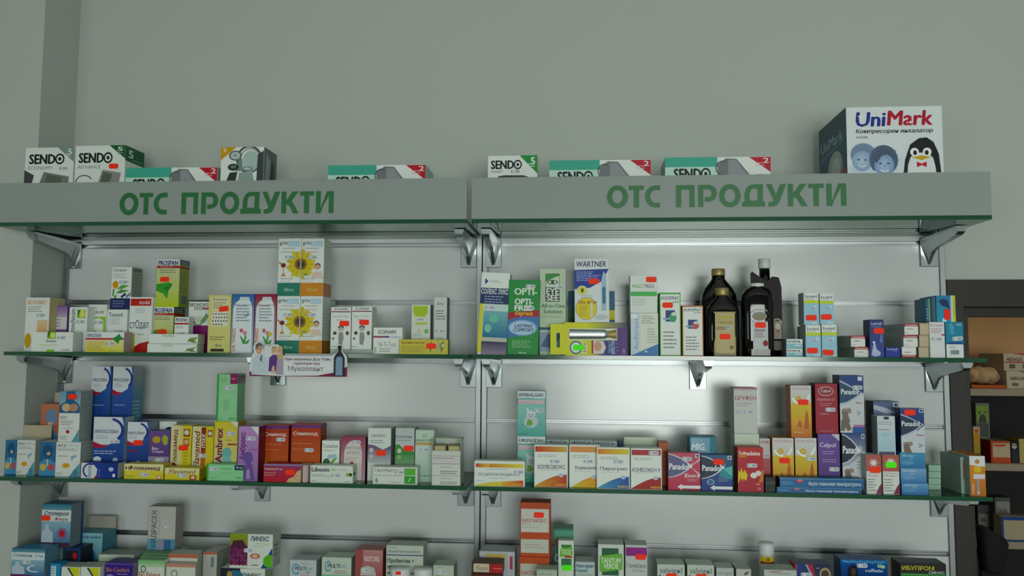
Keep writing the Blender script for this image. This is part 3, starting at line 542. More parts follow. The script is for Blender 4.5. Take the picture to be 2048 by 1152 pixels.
# display card clipped to the front edge of the shelf
def card():
    yc = -DS - .006; xs0, xs1 = 499, 694
    a = hit(xs0, 752, yc); b = hit(xs1, 752, yc); top = hit(596, 684, yc)
    w_, h_ = b.x - a.x, top.z - a.z
    root = empty('display_card', (a.x, yc, a.z))
    out = [(0, 0), (1, 0), (1, .36), (.995, .60), (.95, .72), (.945, .90), (.90, .90), (.895, .72), (.84, .60), (.82, .60), (.34, .60), (.32, .80), (.29, .92), (.24, .93), (.21, .90), (.20, .86), (.17, .90), (.145, .86), (.14, .74), (.12, .92), (.09, 1.0), (.05, .98), (.03, .86), (.035, .70), (.01, .52), (0, .36)]
    m = MB(); P3 = [(x * w_, 0, z * h_) for x, z in out]; B3 = [(x, .0012, z) for x, _, z in P3]
    m.face(P3, '#d9dde0'); m.face(B3[::-1], '#c9cdd0')
    for i in range(len(P3)): j = (i + 1) % len(P3); m.face([P3[i], B3[i], B3[j], P3[j]], '#d9dde0')
    m.build('card', MAT['carton'], root)
    art = [P('#7a1840', (.0, 1), (.0, .82), (.06, .96), (.30, .99), (.70, .97), (.90, .86), (1, .70), (1, 1)), P('#dfe2e4', (0, .86), (0, .6), (.9, .6), (.86, .80), (.70, .92), (.4, .94), (.10, .94)),
        P('#c4d0da', (.02, .96), (.02, .54), (.06, .38), (.13, .36), (.19, .50), (.20, .94)), P('#5a6c88', (.10, .52), (.115, .38), (.125, .38), (.125, .6)), C(.09, .20, .035, .15, SKIN), P('#5c5650', (.055, .22), (.055, .08), (.09, .02), (.125, .08), (.125, .16), (.10, .10)),
        P('#5a3a80', (.195, .86), (.20, .46), (.235, .38), (.28, .38), (.305, .5), (.30, .86)), C(.247, .26, .028, .12, '#d4ae94'), P('#b89c6c', (.22, .24), (.22, .15), (.247, .12), (.275, .15), (.275, .24), (.262, .19), (.232, .19)),
        P('#a89cb4', (.27, .95), (.28, .52), (.32, .40), (.345, .44), (.35, .95)), P('#c9ac78', (.28, .48), (.285, .14), (.31, .10), (.335, .16), (.338, .52)), C(.305, .27, .025, .12, '#d2a88c'), P('#d4b09c', (.22, .92), (.235, .70), (.255, .70), (.265, .92)),
        C(.08, .19, .005, .012, '#3c2c24'), C(.102, .19, .005, .012, '#3c2c24'), ARC(.09, .26, .014, .03, .4, '#f0eae6', 200, 340, 6), C(.24, .25, .004, .01, '#3c2c24'), C(.256, .25, .004, .01, '#3c2c24'), ARC(.247, .31, .012, .025, .4, '#f0eae6', 200, 340, 6), C(.298, .26, .004, .01, '#3c2c24'), C(.313, .26, .004, .01, '#3c2c24'), ARC(.305, .32, .012, .025, .4, '#f4eeea', 200, 340, 6),
        T('При кашлица Д-р Тайс', .36, .46, .835, .55, '#5c2038', .03), T('препоръчва', .46, .60, .72, .68, '#7a4a56', .02), T('Мукоплант', .40, .70, .76, .88, '#6a6a6c', 0),
        P('#141a2a', (.865, .98), (.865, .46), (.885, .34), (.905, .28), (.905, .12), (.94, .12), (.94, .28), (.955, .34), (.975, .46), (.975, .98)), P('#7f9ab4', (.885, .96), (.885, .50), (.90, .42), (.94, .42), (.955, .50), (.955, .96)), R(.903, .10, .942, .2, '#0c0f18')]
    draw(art, lambda u, v, k: (u * w_, -k, (1 - v) * h_), w_, h_, root, MAT['carton'])
    tag(root, 'die-cut display card with a printed family and dark bottle', 'display card')
card()

# ================================================================== upper shelf, doorway side
carton('A', 955, 1013, 545, .018, .05, 'tall navy and teal carton with yellow edge stripe, leaning slightly', WH, [P('#24508c', (.14, .15), (.14, .07), (.26, .11)), L(.32, .09, .7, .13, 2, '#a0a8a8'), R(0, .19, 1, .385, '#17305c'), T('СОЛЕКС ЛУКС', .03, .20, .97, .265, '#d8e0e6', .06), L(.15, .28, .85, .38, 3, '#8fa4c0'), R(0, .385, .12, .98, '#d2cf3c'), GV(.14, .39, 1, .79, '#7fbfc0', '#1f6d92'), R(.14, .385, 1, .47, '#c4d8d4'), C(.5, .56, .16, .05, '#6fc0ac'), C(.32, .68, .12, .05, '#7cc8b0'), R(.12, .79, 1, .84, '#b8bdb0'), GV(.12, .84, 1, 1, '#2a2a50', '#8c8298'), W(.36, .43)], roll=2.6, side=['#1d3a60', OW])
carton('A', 1014, 1077, 560, .016, .055, 'tall green lens solution carton with red band and blue eye oval', '#2c8a42', [L(.2, .0, .9, .02, 1, '#2c8a42'), T('OPTI-', .18, .11, .92, .20, '#d6e6d8', .07), T('OPTI-', .20, .25, .80, .33, '#e2ece4', .07), T('FREE', .20, .34, .78, .41, '#e2ece4', .07), P('#a8283a', (0, .53), (0, .44), (1, .40), (1, .485)), T('Express', .22, .415, .80, .49, '#e6d44c', .03, .3), P('#4a78b0', (0, .78), (0, .54), (.4, .49), (1, .49), (1, .62), (.7, .72)), C(.48, .64, .46, .105, '#8fb4d8'), C(.48, .64, .40, .085, '#b4cee6'), T('LASTING', .22, .59, .80, .635, '#1f2f60', .05, .15), T('COMFORT', .18, .645, .84, .69, '#1f2f60', .05, .15), L(.15, .80, .85, .91, 6, '#9cc8a0'), T('Alcon', .36, .955, .62, .98, '#d0e4d2', .03, .2), W(.70, .085), W(.68, .375)], roll=1.3, side='#22703a')
carton('A', 1079, 1132, 537, .040, .05, 'tall pale green eye lotion carton with a large eye emblem', '#bcd0b6', [R(.22, .06, .76, .385, '#15201a'), P('#3f8f4c', (.235, .14), (.235, .066), (.745, .066), (.745, .085), (.5, .11), (.30, .15)), P('#c9d8c6', (.235, .22), (.235, .15), (.32, .14), (.52, .11), (.745, .085), (.745, .22)), C(.49, .158, .21, .026, '#15201a'), C(.49, .158, .17, .018, '#c9d8c6'), C(.49, .158, .065, .02, '#2f6a40'), C(.49, .158, .03, .01, '#101410'), T('EYE', .25, .23, .74, .30, '#d0dccc', .09), T('SEE', .25, .308, .74, .375, '#d0dccc', .09), T('All-in-One', .06, .41, .96, .455, '#2a6a45', .03), T('Solution', .15, .475, .86, .52, '#2a6a45', .03), L(.06, .54, .95, .58, 2, '#9db098'), P('#2f5a80', (0, .68), (1, .68), (1, .71), (0, .71)), P('#8fa4b8', (0, .96), (0, .74), (1, .72), (1, .96)), P('#4a6488', (.05, .9), (.3, .76), (.95, .74), (.5, .92)), W(.72, .22)])
carton('A', 1136, 1230, 582, .100, .03, 'wide teal and green pack hidden behind the wart treatment pack', '#2c6a88', [R(0, .24, .2, .58, '#2f6f48'), R(0, .5, .2, .7, '#d8dedc'), P('#17191c', (.08, .62), (.1, .4), (.2, .5), (.2, .7)), R(.82, .3, 1, .45, '#d2cf3c'), R(.86, .48, 1, .66, '#9fb8c8')])
sch = carton('A', 1129, 1255, 645, .006, .042, 'lying yellow and purple foot cream pack with tube window', '#3a3276', [GH(0, 0, .42, 1, '#cfd23c', '#c9ce3a'), GH(.42, 0, .62, 1, '#c9ce3a', '#3a3a7c'), GH(.36, 0, 1, .16, '#c9ce3a', '#2a2a66'), GH(.62, .16, 1, 1, '#3a3a7c', '#5c3a7c'), R(.06, .18, .84, .54, '#d8dcc0'), C(.18, .76, .10, .2, '#2f6a9c'), C(.18, .76, .08, .16, '#d8e0e0'), R(.28, .60, .36, .95, '#d8d8a0'), L(.3, .62, .35, .92, 4, '#5c5c40'), R(.43, .54, .46, .94, '#a83a44'), P('#d6d0cc', (.46, .94), (.46, .56), (.62, .56), (.66, .75), (.62, .94)), C(.53, .72, .06, .15, '#c99a84'), T('HIGHLY', .70, .58, .74, .90, '#8fc0dc', .03, 0, 1), T('EFFECTIVE', .75, .50, .80, .95, '#a8d0e8', .05, 0, 1), L(.82, .6, .86, .9, 3, '#8080b0'), T('1.5ml', .92, .8, .96, .94, '#c0c0dc', .03, 0, 1), S(.22, .76, '#4cff1c')], side=['#cfd23c', '#4c3a70'], name='blister_pack')
# window tube, hang tab
def schparts(r):
    o = r.o; w_, h_ = r.wd, r.h
    m = MB(); n = 10; L0, L1 = -w_ * .42, w_ * .14; zc = h_ * .645
    for i in range(n):
        a0, a1 = math.pi * i / n, math.pi * (i + 1) / n
        def pt(x, a, rr): return (x, -.0012 - rr * .55 * math.sin(a), zc + rr * math.cos(a))
        m.face([pt(L0, a0, .0115), pt(L0, a1, .0115), pt(L1, a1, .0105), pt(L1, a0, .0105)]); m.face([pt(L1, a0, .0105), pt(L1, a1, .0105), pt(L1 + .008, a1, .006), pt(L1 + .008, a0, .006)])
        m.face([pt(L1 + .008, a0, .007), pt(L1 + .008, a1, .007), pt(w_ * .33, a1, .0105), pt(w_ * .33, a0, .0105)], mi=1)
    m.build('foil_tube', [MAT['steel'], MAT['gold']], o)
    t = MB(); tw = .0325; x0 = -w_ / 2 - tw; yy = .001
    # tab with a euro slot: four strips round the hole
    hx0, hx1, hz0, hz1 = x0 + tw * .42, x0 + tw * .66, h_ * .24, h_ * .68
    for b in ((x0, 0.002, hx0, h_ * .95), (hx1, 0.002, -w_ / 2, h_ * .95), (hx0, .002, hx1, hz0), (hx0, hz1, hx1, h_ * .95)):
        t.box(b[0], yy, b[1], b[2], yy + .001, b[3], cols=['#cfd23c'] * 6)
    t.build('hang_tab', MAT['carton'], o)
schparts(sch)
carton('A', 1149, 1219, 517, .0075, .035, 'white wart treatment pack with blue triangle and yellow disc', '#d9dfde', [T('WARTNER', .06, .045, .92, .13, '#26356f', .04, .15), P('#2a3f94', (0, .48), (0, .18), (1, .165), (.78, .36), (.45, .46)), L(.06, .20, .78, .36, 6, '#aab6dc'), C(.22, .50, .155, .075, '#c9d6a0'), C(.22, .50, .125, .06, '#d9d45c'), T('1', .19, .47, .26, .53, '#3c3c20', .05), C(.34, .785, .315, .18, '#9aa89c'), C(.34, .785, .295, .17, '#d8c93a'), T('10x', .12, .66, .32, .71, '#8a3c2c', .03), ARC(.5, .69, .14, .02, .4, '#8a3c2c', 0, 360), R(.46, .70, .52, .92, '#cfd8d0'), L(.14, .74, .42, .90, 7, '#a8943c'), P('#9fc0d0', (.78, .82), (.78, .34), (.82, .24), (.86, .20), (.90, .26), (.92, .34), (.92, .82)), P('#4f8aa8', (.80, .46), (.90, .46), (.90, .70), (.80, .70)), T('WARTNER', .81, .44, .89, .72, '#2c4a7c', .03, 0, 1), L(.2, .57, .7, .63, 2, '#a8b4b0'), C(.78, .92, .2, .04, '#b8c4c4'), S(.56, .36)], on=sch, roll=-.4, side=OW, name='blister_pack')
mo = carton('A', 1261, 1317, 626, .020, .05, 'white ear wash carton with blue lower corner under another carton', '#dcdfd2', [R(0, 0, .35, 1, '#c9d6e2'), T('Audistream', .10, .10, .28, .86, '#7f9cc8', .01, 0, 1), C(.12, .08, .14, .05, '#e8ecec'), L(.4, .06, .95, .26, 4), L(.6, .35, .98, .72, 6, '#a8aa98'), P('#4f80b8', (.0, 1), (.55, .84), (1, .72), (1, 1)), C(.55, .9, .05, .02, '#cfe0ee')], side='#c4ccc4')
carton('A', 1260, 1315, 550, .022, .05, 'white carton with green bar standing on the ear wash carton', '#dbe1dc', [T('MOLU', .08, .25, .48, .345, '#5cb05a', .02), T('TREX', .50, .25, .89, .345, '#5a6064', .02), R(.02, .44, .98, .56, '#4fb35a'), L(.08, .60, .7, .82, 4, '#b4beb8'), S(.78, .12)], on=mo)
def aud(c, txt, sub, im):
    return [R(.05, .03, .95, .985, WH), T('AUDISPRAY', .07, .06, .92, .115, '#26356f', .03), T(sub, .56 if sub != 'adult' else .62, .125, .92, .165, c, .02, .15), R(.28, .28, .72, .46, '#26407c'), C(.62, .40, .18, .07, im), C(.68, .34, .14, .03, '#cfdcd0'), R(.16, .40, .5, .43, '#8fa8c8'), L(.16, .60, .92, .90, 5, '#7a8684')]
carton('A', 1319, 1362, 585, .020, .045, 'white ear spray carton with bright green border', '#5fb552', aud('#3f8f4c', '', 'adult', '#3f9a68') + [S(.38, .20)], side='#4fa048')
carton('A', 1364, 1407, 611, .020, .045, 'white ear spray carton with brown-orange border', '#b8744a', aud('#26356f', '', 'junior', '#c05a5c'), side='#a8603a')

def bottle(px0, px1, ytop, f, dep, prof, label, cap, capm, n=3.2):
    """prof: (height fraction, width fraction, depth fraction); superelliptic sections"""
    yf = SH['A'][0] + f; zb = SH['A'][1]; ym = 660
    xl, xr = hit(px0, ym, yf + dep / 2).x, hit(px1, ym, yf + dep / 2).x; zt = hit((px0 + px1) / 2, ytop, yf + dep / 2).z
    w_, h_ = xr - xl, zt - zb
    root = empty('syrup_bottle', ((xl + xr) / 2, yf + dep / 2, zb)); N = 40
    def sec(wf, df, a, nn): 
        c, s = math.cos(a), math.sin(a); return (w_ / 2 * wf * math.copysign(abs(c) ** (2 / nn), c), dep / 2 * df * math.copysign(abs(s) ** (2 / nn), s))
    def loft(pr, name, mat, par, nn=None):
        m = MB(); rows = []
        for hf, wf, df, ne in pr:
            rows.append([(*sec(wf, df, 2 * math.pi * i / N, ne), hf * h_) for i in range(N)])
        for a, b in zip(rows, rows[1:]):
            for i in range(N): j = (i + 1) % N; m.face([a[i], a[j], b[j], b[i]])
        m.face(rows[0][::-1]); m.face(rows[-1])
        return m.build(name, mat, par, smooth=True, weld=True)
    loft(prof, 'body', MAT['brownglass'], root)
    cp = loft(cap, 'cap', capm, root)
    def surf(u, v, k, wf=1., df=1., nn=n):           # u,v of the front of the body
        x = (u - .5) * w_ * wf; t = min(.999, abs(x) / (w_ / 2 * wf)); y = -dep / 2 * df * (1 - t ** nn) ** (1 / nn)
        return (x, y - k - .0004, (1 - v) * h_)
    tag(root, label, 'bottle')
    return root, surf, w_, h_
def rows_label(u0, v0, u1, v1, c, n=12): return [R(u0 + (u1 - u0) * i / n, v0, u0 + (u1 - u0) * (i + 1) / n, v1, c) for i in range(n)]
fl = [(0, .92, .9, 4), (.02, .99, .98, 4), (.30, 1, 1, 4), (.62, 1, 1, 4), (.70, .96, .96, 3.6), (.77, .80, .82, 3), (.84, .52, .66, 2.4), (.88, .38, .62, 2), (.97, .34, .60, 2)]
gc = [(.92, .37, .64, 2), (.93, .38, .66, 2), (.99, .38, .66, 2), (1., .35, .6, 2)]
r, sf, w_, h_ = bottle(1402, 1474, 538, .062, .048, fl, 'tall dark brown flask with gold cap behind a shorter gold-capped flask', gc, MAT['gold'])
draw(rows_label(.18, .53, .86, .95, '#a89a72'), sf, w_, h_, r, MAT['paper'])
r, sf, w_, h_ = bottle(1413, 1477, 576, .010, .045, fl, 'short dark brown flask with gold cap and tan label', [(.885, .41, .66, 2), (.895, .43, .7, 2), (.985, .43, .7, 2), (1., .40, .64, 2)], MAT['gold'])
draw(rows_label(.18, .355, .86, .97, '#a5966a') + rows_label(.22, .37, .82, .95, '#bdb186') + [T('Бронхо', .30, .40, .76, .47, '#c9b83c', .03), T('Тинктура', .30, .48, .76, .54, '#a8963c', .03), L(.26, .57, .7, .62, 2, '#5c4a34'), R(.52, .56, .74, .61, '#b4c0c4'), C(.72, .87, .06, .03, '#8a6a54'), R(.18, .93, .86, .99, '#8c8474'), S(.52, .715)], sf, w_, h_, r, MAT['paper'])
fl2 = [(0, .90, .9, 4), (.02, .98, .98, 4), (.30, 1, 1, 4), (.70, 1, 1, 4), (.83, .98, .98, 3.6), (.90, .84, .88, 3), (.935, .58, .74, 2.4), (.96, .44, .7, 2)]
fl3 = [(0, .90, .9, 4), (.02, .98, .98, 4), (.30, 1, 1, 4), (.60, 1, 1, 4), (.68, .97, .97, 3.6), (.73, .80, .85, 3), (.77, .46, .72, 2.4), (.80, .34, .62, 2), (.93, .32, .6, 2)]
r, sf, w_, h_ = bottle(1499, 1563, 518, .066, .046, fl3, 'tall black bottle with pale grey cap and dark neck booklet', [(.90, .37, .66, 2), (.905, .38, .68, 2), (.995, .38, .68, 2), (1., .36, .64, 2)], MAT['whitecap'])
m = MB(); pts = [(-.48, .40), (.44, .34), (.44, .70), (.36, .80), (.16, .81), (.0, .76), (-.2, .80), (-.46, .86), (-.52, .84)]
fr = [(x * w_, -.0255, z * h_) for x, z in pts]; bk = [(x, y + .0015, z) for x, y, z in fr]; m.face(fr, '#1e1a1a'); m.face(bk[::-1], '#1e1a1a')
for i in range(len(fr)): j = (i + 1) % len(fr); m.face([fr[i], bk[i], bk[j], fr[j]], '#1e1a1a')
bkx = m.build('neck_booklet', MAT['paper'], r)
draw([R(.62, .55, .92, .78, '#8d8478'), ARC(.78, .58, .16, .06, .25, '#a8a098', 0, 180), C(.8, .62, .08, .04, '#c4bcb0'), C(.8, .68, .04, .02, '#a84a3c'), R(.66, .80, .92, .92, '#5c4c3c')], lambda u, v, k: ((u - .5) * w_, -.0262 - k, (1 - v) * h_ * .80), w_, h_, bkx, MAT['carton'])
r, sf, w_, h_ = bottle(1484, 1546, 567, .010, .048, fl2, 'broad black bottle with flat white cap and silver label', [(.945, .44, .7, 2), (.95, .46, .72, 2), (.992, .46, .72, 2), (1., .43, .68, 2)], MAT['whitecap'])
lab = [C(.5, .455, .39, .105, '#c9cfd2'), C(.5, .455, .24, .06, '#8c8a74'), C(.5, .435, .22, .03, '#8fa4b4', 0, 180), ARC(.5, .455, .34, .09, .06, '#6a7074', 0, 360)]
lab += rows_label(.28, .53, .76, .93, '#c3c8cc') + rows_label(.22, .90, .82, .985, '#b4b2b4') + [P('#c3c8cc', (.22, .985), (.28, .88), (.76, .88), (.82, .985)), T('Билков', .34, .625, .66, .66, '#8a4448', .02, .2), L(.34, .67, .7, .75, 3, '#9a7a7c'), C(.67, .82, .08, .04, '#9a3a40'), S(.52, .575)]
draw([a for a in lab], sf, w_, h_, r, MAT['paper'])

b1 = carton('A', 1572, 1606, 697, .030, .06, 'tiny white and teal carton, lower of two beside the red-stickered cartons', '#dfe6e6', [T('Бепантен', .06, .10, .84, .38, '#2a3a44', .03), GH(0, .5, 1, 1, '#8fc4d0', '#7fb8cc'), R(.5, .62, .92, .75, '#d8e8ee')], side='#7f8f92')
carton('A', 1572, 1606, 678, .030, .06, 'tiny white and teal carton, upper of two beside the red-stickered cartons', '#dfe6e6', [T('Бепантен', .06, .10, .84, .38, '#2a3a44', .03), GH(0, .5, 1, 1, '#8fc4d0', '#7fb8cc'), R(.5, .62, .92, .75, '#d8e8ee')], on=b1, side='#7f8f92')
def exo(): return [R(0, .30, 1, 1, '#9cc8dc'), T('Exoderil', .10, .07, .88, .17, '#3a4064', .02), L(.1, .19, .9, .24, 1), R(0, .24, 1, .335, '#c4d43c'), C(.76, .42, .07, .035, '#cfe4ee'), ARC(.55, .6, .35, .18, .08, '#c9dfe8', 20, 110), C(.6, .48, .06, .03, '#d88a98'), R(.5, .93, .9, .96, '#d8e8ee')]
e1 = carton('A', 1611, 1642, 650, .020, .045, 'pale blue carton with lime stripe, bottom row beside the tiny cartons', WH, exo() + [S(.42, .80)], side='#a8b4b4')
e2 = carton('A', 1643, 1674, 649, .020, .045, 'pale blue carton with lime stripe, bottom row beside the long cartons', WH, exo() + [S(.40, .86, ang=-3)], side='#a8b4b4')
carton('A', 1607, 1638, 585, .020, .045, 'pale blue carton with lime stripe, top row, slightly taller', WH, exo() + [S(.48, .78)], on=e1, side='#a8b4b4')
carton('A', 1639, 1668, 587, .022, .045, 'pale blue carton with lime stripe, top row, pushed back a little', WH, exo() + [S(.45, .76)], on=e2, side='#a8b4b4')
carton('A', 1606, 1640, 652, .070, .05, 'grey carton tucked behind the pale blue cartons', '#a9b4b2', [R(0, 0, 1, .3, '#c4ccca'), L(.1, .35, .9, .9, 5)], side='#8c9896')
def can(fl=False):
    a = [R(0, 0, 1, .26, '#a8303c'), T('Canesten', .10, .05, .92, .22, '#e8dcd8', .04), L(.2, .42, .85, .58, 1, '#5c6478'), L(.05, .78, .4, .9, 1)]
    if fl: a = [('p', [(1 - u, 1 - v) for u, v in x[1]], x[2]) if x[0] == 'p' else ((x[0], x[1], 1 - x[2], 1 - x[3], 1 - x[4], 1 - x[5]) + x[6:] if x[0] == 't' else x) for x in a]
    return a
c1 = carton('A', 1708, 1738, 694, .022, .12, 'long white cream carton with red end strip, lower, beside the navy tall carton', '#e0e2e0', can(), side='#98a49e', lart=[R(0, 0, 1, .08, '#b4beb8'), L(.1, .3, .9, .7, 2, '#86928c')])
carton('A', 1701, 1731, 671, .022, .12, 'long white cream carton with red end strip, raised, beside the navy tall carton', '#e0e2e0', can(), on=c1, side='#98a49e', lart=[R(0, 0, 1, .08, '#b4beb8'), L(.1, .3, .9, .7, 2, '#86928c')])
carton('A', 1739, 1768, 639, .012, .04, 'tall navy carton with a foot and droplet picture', '#24347a', [GV(0, 0, 1, 1, '#24326e', '#3a4c96'), T('Lamisil', .12, .07, .88, .14, '#c4cce8', .04, .1), L(.12, .17, .85, .22, 1, '#8f9ccc'), P('#6a80c0', (.7, .6), (.75, .4), (.9, .4), (.88, .62)), P('#b4c0dc', (.10, .92), (.16, .80), (.24, .66), (.22, .58), (.34, .58), (.40, .68), (.46, .78), (.72, .86), (.7, .94), (.3, .97)), C(.28, .60, .09, .03, '#dfe6ee'), ARC(.4, .88, .38, .1, .12, '#8fa0d0', 200, 350), S(.66, .30)], side='#1d2650')
carton('A', 1770, 1801, 694, .012, .05, 'low navy carton beside a stack of red-ended white cartons', '#2a3f96', [T('Lamisil', .14, .10, .80, .30, '#b4c8dc', .03), L(.5, .4, .9, .5, 1, '#8fa4cc')], side='#1d2a66')
k1 = carton('A', 1803, 1833, 694, .014, .15, 'long white cream carton with upside-down red strip, bottom of three', '#e0e2e0', can(True), side='#98a49e')
k2 = carton('A', 1806, 1836, 670, .014, .15, 'long white cream carton with red strip, middle of three', '#e0e2e0', can(), on=k1, side='#98a49e', lart=[L(.1, .3, .9, .7, 2, '#86928c')])
carton('A', 1808, 1837, 647, .014, .15, 'long white cream carton with red strip, top of three', '#e0e2e0', can(), on=k2, side='#98a49e', lart=[L(.1, .3, .9, .7, 2, '#86928c')])
k1 = carton('A', 1837, 1858, 694, .016, .12, 'plain cream-coloured carton end, bottom of three', '#bfb096', [R(0, 0, 1, .08, '#a89a80'), R(.1, .3, .4, .36, '#c9bca4')])
k2 = carton('A', 1838, 1858, 670, .016, .12, 'plain cream-coloured carton end, middle of three', '#bfb096', [R(0, 0, 1, .08, '#a89a80'), R(.1, .3, .4, .36, '#c9bca4')], on=k1)
carton('A', 1839, 1859, 646, .016, .12, 'plain cream-coloured carton end, top of three', '#c4b59c', [R(0, 0, 1, .08, '#a89a80'), R(.1, .3, .4, .36, '#c9bca4')], on=k2)
w1 = carton('A', 1859, 1890, 644, .012, .055, 'white carton with faint red lettering beside the barcode carton', '#d9dcde', [T('Бетадин', .06, .06, .88, .13, '#b87a88', .01), L(.1, .17, .95, .32, 4, '#a87c8c'), R(.78, .34, 1, .38, '#a83a50'), W(.45, .48)], side=OW)
w2 = carton('A', 1891, 1927, 644, .012, .055, 'teal-topped carton with white barcode panel at the doorway end', '#dfe4e4', [R(0, 0, 1, .62, '#2c86a4'), ARC(.35, .2, .12, .16, .2, '#8fc8d8', 0, 180), P('#4fa0bc', (.25, .34), (.32, .06), (.42, .06), (.5, .34)), T('omron', .62, .05, .9, .1, '#cfe4ea', .03), P('#24408c', (0, .62), (.1, .56), (.9, .56), (1, .62)), W(.66, .46, 6), L(.2, .66, .6, .74, 2)] + [R(.24 + .038 * i, .78, .24 + .038 * i + (.022 if i % 3 else .012), .90, '#5c6264') for i in range(13)], side='#3a7a94')
carton('A', 1872, 1911, 591, .012, .055, 'blue carton with yellow edge strip on top of two cartons', '#2f78a8', [GV(0, 0, .76, 1, '#3a80b0', '#2f9ab8'), P('#1d2f60', (.12, .2), (.4, .12), (.62, .2), (.72, .55), (.55, .45), (.3, .4)), R(.76, 0, .86, 1, '#c9d8dc'), R(.86, 0, 1, 1, '#c9cc4c'), L(.9, .2, .97, .8, 8, '#7c7e3c'), P('#d2dfe6', (.3, .9), (.36, .85), (.5, .95), (.5, 1), (.3, 1)), ('s', .55, .72, '#ff2a14', 90)], on=w1, side=['#2f6a88', '#c9cc4c'])
carton('A', 1851, 1862, 597, .020, .06, 'slim teal carton end beside the blue yellow-edged carton', '#2c6a84', [R(.6, 0, .8, 1, '#a8a860'), L(.1, .4, .5, .9, 4, '#8fb4c4')], ybot=643.5)
carton('A', 1862, 1871.5, 593, .018, .06, 'slim blue carton end squeezed against the yellow-edged carton', '#2c6284', [R(.7, 0, .9, 1, '#8f9460')], ybot=643.5)

# ================================================================== second shelf, pillar side
def acc(pic=.38, orange=True):
    return [GV(0, 0, pic, 1, '#3f6f96', '#2f5f88'), C(pic * .5, .27, pic * .32, .20, '#24527c'), R(pic * .34, .34, pic * .64, .55, '#2a5a84'), C(pic * .55, .34, pic * .12, .05, '#c9a888'), P('#4f8fb8', (0, .98), (0, .62), (pic * .3, .5), (pic * .7, .5), (pic, .62), (pic, .98)), C(pic * .24, .74, pic * .2, .1, '#c9b45c'), C(pic * .74, .74, pic * .2, .1, '#b85a5c'), R(pic * .46, .5, pic * .54, .7, '#d8c8b4'),
        T('АСС', pic + .04, .06, pic + .26, .14, '#3a4656', .02), T('200 mg', pic + .30, .06, .96, .14, '#9fb8cc', 0), L(pic + .04, .18, .95, .26, 2), L(pic + .05, .38, .8, .44, 1), C(pic + .26, .68, .09, .07, '#d8a23c' if orange else '#b0305c'), P('#8fb0c4', (pic + .40, .55), (pic + .36, .42), (pic + .50, .36), (pic + .52, .42), (pic + .44, .46)), L(pic + .03, .88, .6, .96, 2), P('#5c9cae', (.74, 1), (.90, .74), (1, .60), (1, 1)), L(.84, .8, .98, .98, 3, '#17304a')]
a1 = carton('B', 10, 70, 880, .030, .06, 'opened white cold remedy carton with raised flap, next to the pillar', '#d5dad6', acc(.40), side='#a8b0aa', openflap=('#b5ab94', .030, 10))
a0 = carton('B', 80, 119, 808, .105, .05, 'orange-backed carton with a blue head profile and raised flap', '#b86a50', [GV(0, 0, 1, 1, '#c07a5c', '#b05a44'), C(.55, .20, .30, .13, '#6f8aa8'), R(.42, .26, .70, .42, '#7f98b4'), P('#5c86a8', (0, 1), (0, .52), (.3, .4), (.75, .4), (1, .5), (1, 1)), C(.5, .32, .14, .05, '#d8b49a'), C(.8, .62, .2, .06, '#c99a4c')], side='#8c4c38', openflap=('#b0aa9c', .026, 5))
a3 = carton('B', 79, 161, 884, .020, .055, 'white cold remedy carton with head profile print, lower of a stack', '#dbe0dc', acc(.40), side='#8d9a96', rart=[L(.1, .1, .9, .9, 9, '#a8b2ae')])
carton('B', 118, 160, 783, .022, .050, 'tall white cold remedy carton with chest print, upper of a stack', '#dbe0dc', [GV(0, 0, 1, .43, '#6f9cb4', '#8fb4c4'), P('#2f5f88', (.30, .2), (.32, 0), (.75, 0), (.72, .18), (.9, .24), (1, .3), (1, .43), (0, .43), (0, .28)), C(.34, .32, .22, .08, '#c9b48c'), C(.70, .32, .22, .08, '#b88a74'), T('АСС', .08, .49, .40, .545, '#3a4656', .02), L(.1, .57, .8, .68, 3), L(.2, .71, .8, .75, 1, '#a8b4c0'), C(.46, .80, .09, .035, '#b0305c'), L(.1, .88, .5, .96, 3), P('#5c9cae', (.66, 1), (.86, .86), (1, .74), (1, 1)), S(.62, .10)], on=a3, side='#85948f', rart=[L(.08, .04, .92, .95, 22, '#a4b0ac')])
def muc(ps=1.):
    return [GV(0, 0, 1, 1, '#3f6ab0', '#22357c'), P('#d6dce2', (0, .36 * ps), (0, 0), (.9, 0), (.96, .10 * ps), (.92, .22 * ps), (.72, .34 * ps), (.4, .40 * ps)), P('#b02840', (0, .42 * ps), (0, .34 * ps), (.25, .38 * ps), (.5, .385 * ps), (.3, .43 * ps)), ARC(.52, .18 * ps, .46, .17 * ps, .20, '#2c3a84', -50, 80, 16), L(.5, .02 * ps, .66, .05 * ps, 1, '#d6dce2'), T('МУКОСОЛВАН', .04, .175 * ps, .80, .225 * ps, '#2a3870', .03), L(.08, .25 * ps, .6, .31 * ps, 2, '#a0a8b8')]
bp = [C(.74, .74, .085, .045, '#a8bcdc'), P('#8fa8d0', (.60, .92), (.62, .84), (.70, .79), (.80, .79), (.90, .84), (.92, .92)), C(.70, .87, .05, .03, '#e0e8f2'), C(.80, .87, .05, .03, '#e0e8f2')]
carton('B', 181, 220, 733, .095, .04, 'tall blue syrup carton with white swirl, touching its twin, nearer the pillar', '#2f4f98', muc(.9) + [L(.1, .50, .8, .54, 1, '#8fa0cc'), C(.72, .82, .12, .045, '#8fa8d0'), C(.72, .90, .17, .05, '#a8bcdc')], side='#4a6c9c', vp=150)
